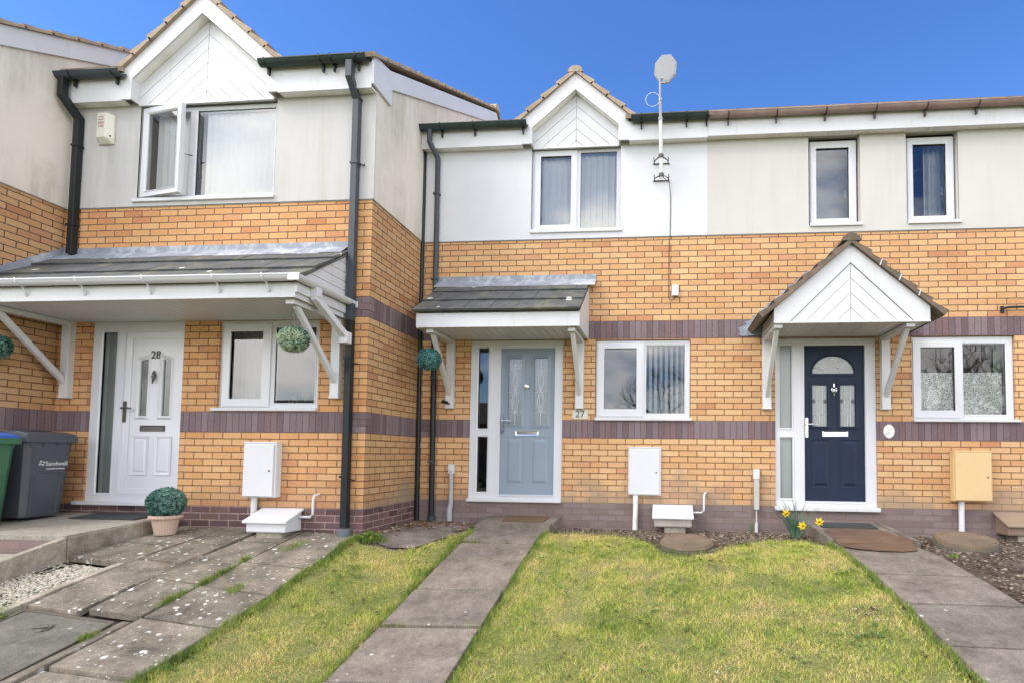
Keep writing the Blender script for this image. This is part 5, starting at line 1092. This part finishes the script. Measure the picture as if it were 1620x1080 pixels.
for fx, fz, fy, tw in ((4.60, -.015, -.66, .3), (4.765, -.145, -.70, .1), (4.955, -.10, -.68, -.5)):
    st = MB(); st.tube([(4.72+(fx-4.72)*.2, -.56, -.29), (4.72+(fx-4.72)*.8, -.6, fz-.03), (fx, fy+.03, fz)], .005, 6); st.build('stem', pm('daffodil_leaf', (.075, .15, .085), .5, .25), t)
    fl = MB(); f_d = Vector((tw*.5, -1, -.15)).normalized(); e1 = Vector((0, 0, 1)).cross(f_d).normalized(); e2 = f_d.cross(e1); c = Vector((fx, fy, fz))
    for k in range(6):
        a = math.pi*k/3+.2; d1 = e1*math.cos(a)+e2*math.sin(a); d2 = -e1*math.sin(a)+e2*math.cos(a)
        fl.q([c, c+d1*.026+d2*.016+f_d*.006, c+d1*.052+f_d*-.004, c+d1*.026-d2*.016+f_d*.006])
    fo = fl.build('flower', M_YEL, t)
    tr = MB(); n = 12; rings = []
    for (r, h) in ((.009, .0), (.012, .02), (.019, .034)): rings.append([c+f_d*h+(e1*math.cos(2*math.pi*k/n)+e2*math.sin(2*math.pi*k/n))*r for k in range(n)])
    for a_, b_ in ((0, 1), (1, 2)):
        for k in range(n): tr.q([rings[a_][k], rings[a_][(k+1) % n], rings[b_][(k+1) % n], rings[b_][k]])
    tr.build('trumpet', M_YEL2, fo, smooth=True)
def sprout(name, label, cat, x, y, z, n, h, mat, sd, spread=.6, wid=.005):
    g = random.Random(sd); m = MB()
    for k in range(n):
        a = g.uniform(0, 6.28); l_ = g.uniform(.5, 1)*h; r = g.uniform(.1, spread)*l_; P = [(x+math.cos(a)*r*u**1.4, y+math.sin(a)*r*u**1.4, z+l_*u) for u in (0, .35, .7, 1)]
        for q_ in range(3): wa, wb = wid*(1-.3*q_), wid*(1-.3*(q_+1)); m.q([(P[q_][0]-wa, P[q_][1], P[q_][2]), (P[q_][0]+wa, P[q_][1], P[q_][2]), (P[q_+1][0]+wb, P[q_+1][1], P[q_+1][2]), (P[q_+1][0]-wb, P[q_+1][1], P[q_+1][2])])
    o = m.build(name, mat, None, origin=(x, y, z)); return tag(o, label, cat)
sprout('bulb_shoots', 'sparse grassy shoots in the bed beside the square grey pipe', 'plant', 4.27, -.35, -.30, 16, .20, pm('dull_leaf', (.13, .17, .09), .7, .3), 3)
def weed(label, x, y, n, s, sd, mat=M_TUFT):
    g = random.Random(sd); m = MB()
    for k in range(n):
        a = g.uniform(0, 6.28); r = g.uniform(0, s); h = g.uniform(.1, 1)*s*.7; cx_, cy_, cz_ = x+math.cos(a)*r, y+math.sin(a)*r*.7, G(x, y)+h*(1-r/s*.6); d1 = Vector((g.gauss(0, 1), g.gauss(0, 1), g.gauss(0, .5))).normalized()*.018; d2 = Vector((g.gauss(0, 1), g.gauss(0, 1), g.gauss(.4, .5))).normalized()*.010; c = Vector((cx_, cy_, cz_))
        m.q([c-d1, c-d2, c+d1, c+d2])
    o = m.build('weed', mat, None, origin=(x, y, G(x, y))); return tag(o, label, 'weed', 'leafy weeds by the paving')
weed('bushy leafy green weed at the brick corner of the left house', .12, -1.34, 260, .13, 5)
weed('small bright leafy weed beside the right-hand path by the round cover', 5.90, -1.62, 40, .06, 6)
weed('low leafy weed at the front end of the brown edging', -1.58, -3.38, 160, .09, 8)
# ================================================================== things on the ground
def wheelie(label, x, y0, y1, zb, h, body, lidm, gp, logo, tilt=0.):
    """faces +X; front face at x, spans y0..y1"""
    t = thing('wheelie_bin', label, 'wheelie bin', (x-.27, (y0+y1)/2, zb), gp); cy = (y0+y1)/2; w = (y1-y0)/2; d = .52
    def ringz(z, s, fx, bx): return [(fx-.035*s, cy-w*s, z), (fx, cy-w*s+.045, z), (fx, cy+w*s-.045, z), (fx-.035*s, cy+w*s, z), (bx, cy+w*s, z), (bx, cy-w*s, z)]
    m = MB(); R = [ringz(zb+.02, .80, x-.075, x-d+.06), ringz(zb+.05, .82, x-.068, x-d+.05), ringz(zb+h*.80, .95, x-.012, x-d), ringz(zb+h*.86, .97, x-.008, x-d)]; i = 0
    for r in R: m.v += r
    for k in range(3):
        for j in range(6): m.f.append((k*6+j, k*6+(j+1) % 6, k*6+6+(j+1) % 6, k*6+6+j)); m.m.append(0)
    m.f.append(tuple(range(5, -1, -1))); m.m.append(0)
    # pressed panel on the front face
    fx = lambda z: x-.068+(z-zb-.05)/(h*.75)*.056+.001
    zt = zb+h*.52; P = [(cy-w*.50, zb+.06), (cy+w*.50, zb+.06), (cy+w*.55, zt-.04), (cy+w*.45, zt), (cy-w*.45, zt), (cy-w*.55, zt-.04)]
    for k in range(6): l = (k+1) % 6; a, b = P[k], P[l]; m.tube([(fx(a[1]), a[0], a[1]), (fx(b[1]), b[0], b[1])], .009, 6)
    m.build('body', body, t, bevel=.008)
    m = MB(); m.box(x-d-.01, x+.018, cy-w*1.04, cy+w*1.04, zb+h*.86, zb+h*.925)
    for s in (-.8, -.3, .25, .8): m.prism([(x+.0, cy+w*s-.012, zb+h*.86), (x+.0, cy+w*s+.012, zb+h*.86), (x-.02, cy+w*s, zb+h*.80)], (.012, 0, 0))
    m.build('rim', body, t, bevel=.008)
    m = MB(); zl = zb+h*.925
    prof = [(x+.012, zl), (x+.0, zl+.028), (x-.12, zl+.055), (x-d*.6, zl+.062), (x-d-.01, zl+.045), (x-d-.02, zl)]
    m.prism([(a, cy-w*.98, b) for a, b in prof], (0, w*1.96, 0)); m.prism([(a*.0+x-.16-.22*q_, cy-w*.5, zl+.06) for q_, a in ((0, 1), (1, 1))]+[(x-.38, cy-w*.5, zl+.075), (x-.16, cy-w*.5, zl+.07)], (0, w*1.0, 0)); m.build('lid', lidm, t, bevel=.01)
    m = MB(); m.tube([(x-d-.05, cy-w*.85, zl-.01), (x-d-.05, cy+w*.85, zl-.01)], .014, 10); m.build('handle', body, t, smooth=True)
    for s in (-1, 1):
        m = MB(); m.tube([(x-d+.05, cy+s*w*.80-.02, zb+.10), (x-d+.05, cy+s*w*.80+.02, zb+.10)], .10, 20); m.build('wheel', M_BLK, t, bevel=.006)
    rot = Matrix.Rotation(rad(90), 4, 'Z') @ Matrix.Rotation(rad(90), 4, 'X')
    for s_, yy, zz_, sz in logo: digits(t, s_, fx(zz_)+.003, cy+yy, zz_, sz, M_WHO, 'lettering', .0015, .0006, rot=rot)
    return t
M_BING = pm('grey_bin_plastic', (.060, .070, .086), .42, .12, 3, 120, .1, dirt=(.09, .10, .11), dlo=.5, dhi=.85); M_BINGR = pm('green_bin_plastic', (.035, .13, .065), .42, .12, 3, 120, .1, dirt=(.09, .17, .11), dlo=.5, dhi=.8); M_BINB = pm('blue_bin_lid', (.03, .10, .40), .35, .1)
t = wheelie('dark grey wheelie bin with a white council logo next to the white front door', -3.23, -1.945, -1.47, -.115, .93, M_BING, M_BING, 'wheelie bins on the terrace', [('Sandwell', .075, .46, .062), ('council services', .07, .41, .028)])
m = MB()
for k in range(4): a = math.pi*k/2+.5; m.tube([(-3.252, -1.775+.020*math.cos(a), .468+.020*math.sin(a)), (-3.249, -1.775+.020*math.cos(a), .468+.020*math.sin(a))], .010, 8)
m.build('logo', M_WHO, t)
wheelie('green wheelie bin with a blue lid cut by the left edge of the photo', -3.20, -2.52, -2.03, -.150, .94, M_BINGR, M_BINB, 'wheelie bins on the terrace', [('Sandwell', .0, .46, .055), ('recycling', .02, .40, .055), ('paper card', .0, .345, .035), ('cans', .05, .30, .035)])
def cover(label, x, y, r, tilt, zc, h, col):
    t = thing('manhole_cover', label, 'manhole cover', (x, y, zc), 'round inspection covers'); m = MB(); n = 48
    m.lathe(0, 0, [(r*.99, -h), (r*1.02, -.024), (r*1.0, -.012), (r*.96, -.012), (r*.95, 0), (r*.90, .003), (0.001, .006)], n)
    for k in range(3): a = 2.1*k+.4; m.tube([(r*.72*math.cos(a), r*.72*math.sin(a), .002), (r*.72*math.cos(a), r*.72*math.sin(a), .012)], .016, 8)
    m.v = [(x+a, y+b, zc+c_+b*tilt) for a, b, c_ in m.v]; m.build('lid', col, t, smooth=True)
    m = MB(); m.lathe(0, 0, [(r*1.05, -h-.05), (r*1.05, -h+.006), (r*.97, -h+.008)], n); m.v = [(x+a, y+b, zc+c_+b*tilt) for a, b, c_ in m.v]; m.build('rim', pm('grey_rim', (.10, .09, .075), .7, .2), t, smooth=True)
M_RUST = pm('weathered_brown_cover', (.175, .125, .085), .75, .35, 9, 90, .4, dirt=(.10, .085, .05), dlo=.5, dhi=.7)
cover('low brown round cover between the soil bed and the middle lawn', 3.485, -1.13, .275, .13, -.27, .045, M_RUST)
cover('raised brown round cover in the soil beside the right-hand path', 6.36, -.92, .285, .10, -.20, .075, M_RUST)
def mat_(label, pts, z, mt, gp='doormats'):
    m = MB(); m.prism([(x, y, z(x, y)+.001) for x, y in pts], (0, 0, .014)); o = m.build('doormat', mt, None, bevel=.004, origin=(pts[0][0], pts[0][1], z(*pts[0]))); tag(o, label, 'doormat', gp)
def coir(name, lo, hi):
    m, t, b, o = newmat(name); oc = N(t, 'ShaderNodeTexCoord').outputs['Object']; t.links.new(ramp(t, noise(t, oc, 220, 3), [(.3, lo), (.7, hi)]), b.inputs['Base Color']); b.inputs['Roughness'].default_value = .95; bump(t, b, noise(t, oc, 260, 2), 1., .01); return m
M_RUB = coir('dark_rubber_mat', (.025, .03, .032), (.07, .08, .08))
mat_('brown coir doormat below the grey-blue door', [(1.27, -.03), (1.80, -.03), (1.79, -.37), (1.27, -.37)], lambda x, y: -.183+.082*y, coir('coir', (.10, .055, .03), (.24, .15, .085)))
mat_('dark rubber doormat below the navy door', [(5.08, -.05), (5.72, -.05), (5.70, -.36), (5.08, -.36)], lambda x, y: -.189+.052*y, M_RUB)
mat_('flat dark doormat on the terrace before the white door', [(-3.05, -1.31), (-2.30, -1.31), (-2.28, -1.66), (-3.05, -1.66)], lambda x, y: -.10+(y+1.27)*.0556, M_RUB)
# steel inspection plate in the front-left paving
t = thing('inspection_plate', 'square concrete-filled inspection plate with a hand hole, front left', 'inspection cover', (-1.1, -3.6, -.7)); P4 = [(-1.50, -3.24), (-.78, -3.24), (-.76, -4.15), (-1.50, -4.15)]
m = MB(); c = [(x, y, G(x, y)+.004) for x, y in P4]; m.prism(c, (0, 0, -.04)); m.build('plate', slabmat('dark_filled_plate', (.10, .10, .085), (.19, .18, .155), .25), t)
m = MB()
for k in range(4):
    a, b = Vector(c[k]), Vector(c[(k+1) % 4]); d = (b-a).normalized(); nn = Vector((-d.y, d.x, 0)); m.prism([a-nn*.012, a+nn*.014, b+nn*.014, b-nn*.012], (0, 0, .008))
m.build('frame', pm('rusted_steel_frame', (.13, .11, .085), .7, .2), t)
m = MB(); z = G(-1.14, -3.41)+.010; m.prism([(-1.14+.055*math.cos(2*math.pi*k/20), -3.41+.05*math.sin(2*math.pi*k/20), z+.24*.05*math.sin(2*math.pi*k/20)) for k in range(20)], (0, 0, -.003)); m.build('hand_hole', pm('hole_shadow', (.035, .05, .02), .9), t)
m = MB(); m.tube([(-1.19, -3.43, z+.008), (-1.09, -3.39, z+.012)], .008, 8); m.tube([(-1.14+.057*math.cos(2*math.pi*k/20), -3.41+.052*math.sin(2*math.pi*k/20), z+.003+.24*.05*math.sin(2*math.pi*k/20)) for k in range(21)], .005, 6); m.build('handle', pm('dull_steel', (.13, .12, .10), .6, .2), t, smooth=True)
m = MB(); m.prism([(-2.16+.0, -1.36, -.1), (-2.10, -1.36, -.1), (-2.12, -1.30, .03)], (0, .03, 0))
# ================================================================== street side
def far_house(x, label, col):
    t = thing('brick_house', label, 'house', (x, -46, -1.6), 'houses across the street'); y = -46
    m = MB(); m.box(x-4, x+4, y-7, y, -1.6, 3.6); m.build('wall', col, t)
    m = MB(); m.prism([(x-4.2, y+.3, 3.5), (x-4.2, y-3.5, 5.9), (x-4.2, y-7.3, 3.5)], (8.4, 0, 0)); m.build('roof', M_TILD, t)
    for wx in (-2.4, 0.2, 2.2):
        for wz in (-.4, 2.1): w_ = MB().box(x+wx-.6, x+wx+.6, y, y+.05, wz, wz+1.1).build('window', M_WH, t); MB().box(x+wx-.5, x+wx+.5, y+.051, y+.06, wz+.1, wz+1.).build('pane', M_BLK, w_)
for k_, (hx_, lb_) in enumerate(((-34, 'leftmost house across the street, mirrored in the left window'), (-24, 'second house across the street, mirrored in the left window'), (-14, 'third house across the street, mirrored in the left window'))): far_house(hx_, lb_, pm('far_red_brick', (.25, .11, .08), .9, .2))
# ------------------------------------------------------------------ trees, seen only in the window glass
def bare_tree(x, y, h, sd, label):
    g = random.Random(sd); t = thing('bare_tree', label, 'tree', (x, y, -1.5), 'bare trees across the street'); m = MB(); tw = MB()
    def br(p, d, l_, r, dep):
        q_ = p+d*l_*.5+Vector((g.gauss(0, .04), g.gauss(0, .04), 0))*l_; e = q_+(d+Vector((g.gauss(0, .12), g.gauss(0, .12), .05))).normalized()*l_*.5
        (m if dep < 2 else tw).tube([p, q_, e], [r, r*.85, r*.66], 7 if dep < 3 else 3, cap=False)
        if dep >= 6: return
        for k in range(3 if dep < 4 else 2+(g.random() < .6)):
            dd = (d*1.0+Vector((g.gauss(0, .55), g.gauss(0, .55), g.gauss(.18, .3)))).normalized(); br(e if k else e, dd, l_*g.uniform(.62, .82), r*.60, dep+1)
    br(Vector((x, y, -1.6)), Vector((0, 0, 1)), h*.27, h*.018, 0); bk = pm('bark', (.06, .05, .04), .9, .3)
    m.build('trunk', bk, t, smooth=True); tw.build('crown', bk, t)
for a in ((15.2, -20, 8.5, 5, 'bare tree mirrored in the left pane of the lace-curtained window'), (17.6, -22, 9.5, 6, 'big bare tree mirrored in the middle of the lace-curtained window'), (20.2, -21, 9, 7, 'bare tree mirrored in the right pane of the lace-curtained window'), (3.9, -21, 9, 1, 'tallest bare tree across the street, seen only mirrored in the glass'), (6.6, -24, 8, 2, 'bare tree across the street facing the middle house'), (9.6, -20, 8.5, 3, 'bare tree across the street facing the right-hand house')): bare_tree(*a)
g = np.random.default_rng(9); n = 9000; P = np.column_stack([g.uniform(-20, 26, n), g.uniform(-27.4, -26, n), g.uniform(-1.5, .7, n)]); 
m = MB()
for p in P:
    a = Vector(g.normal(size=3)).normalized()*.15; b = Vector(g.normal(size=3)).normalized()*.12; c = Vector(p); m.q([c-a, c-b, c+a, c+b])
o = m.build('hedge', pm('hedge_leaf', (.05, .075, .025), .8, .3), None, origin=(3, -26.7, -1.5)); tag(o, 'clipped dark hedge across the street, seen only mirrored in the glass', 'hedge')
for o in bpy.data.objects:
    if '_o' in o: del o['_o']
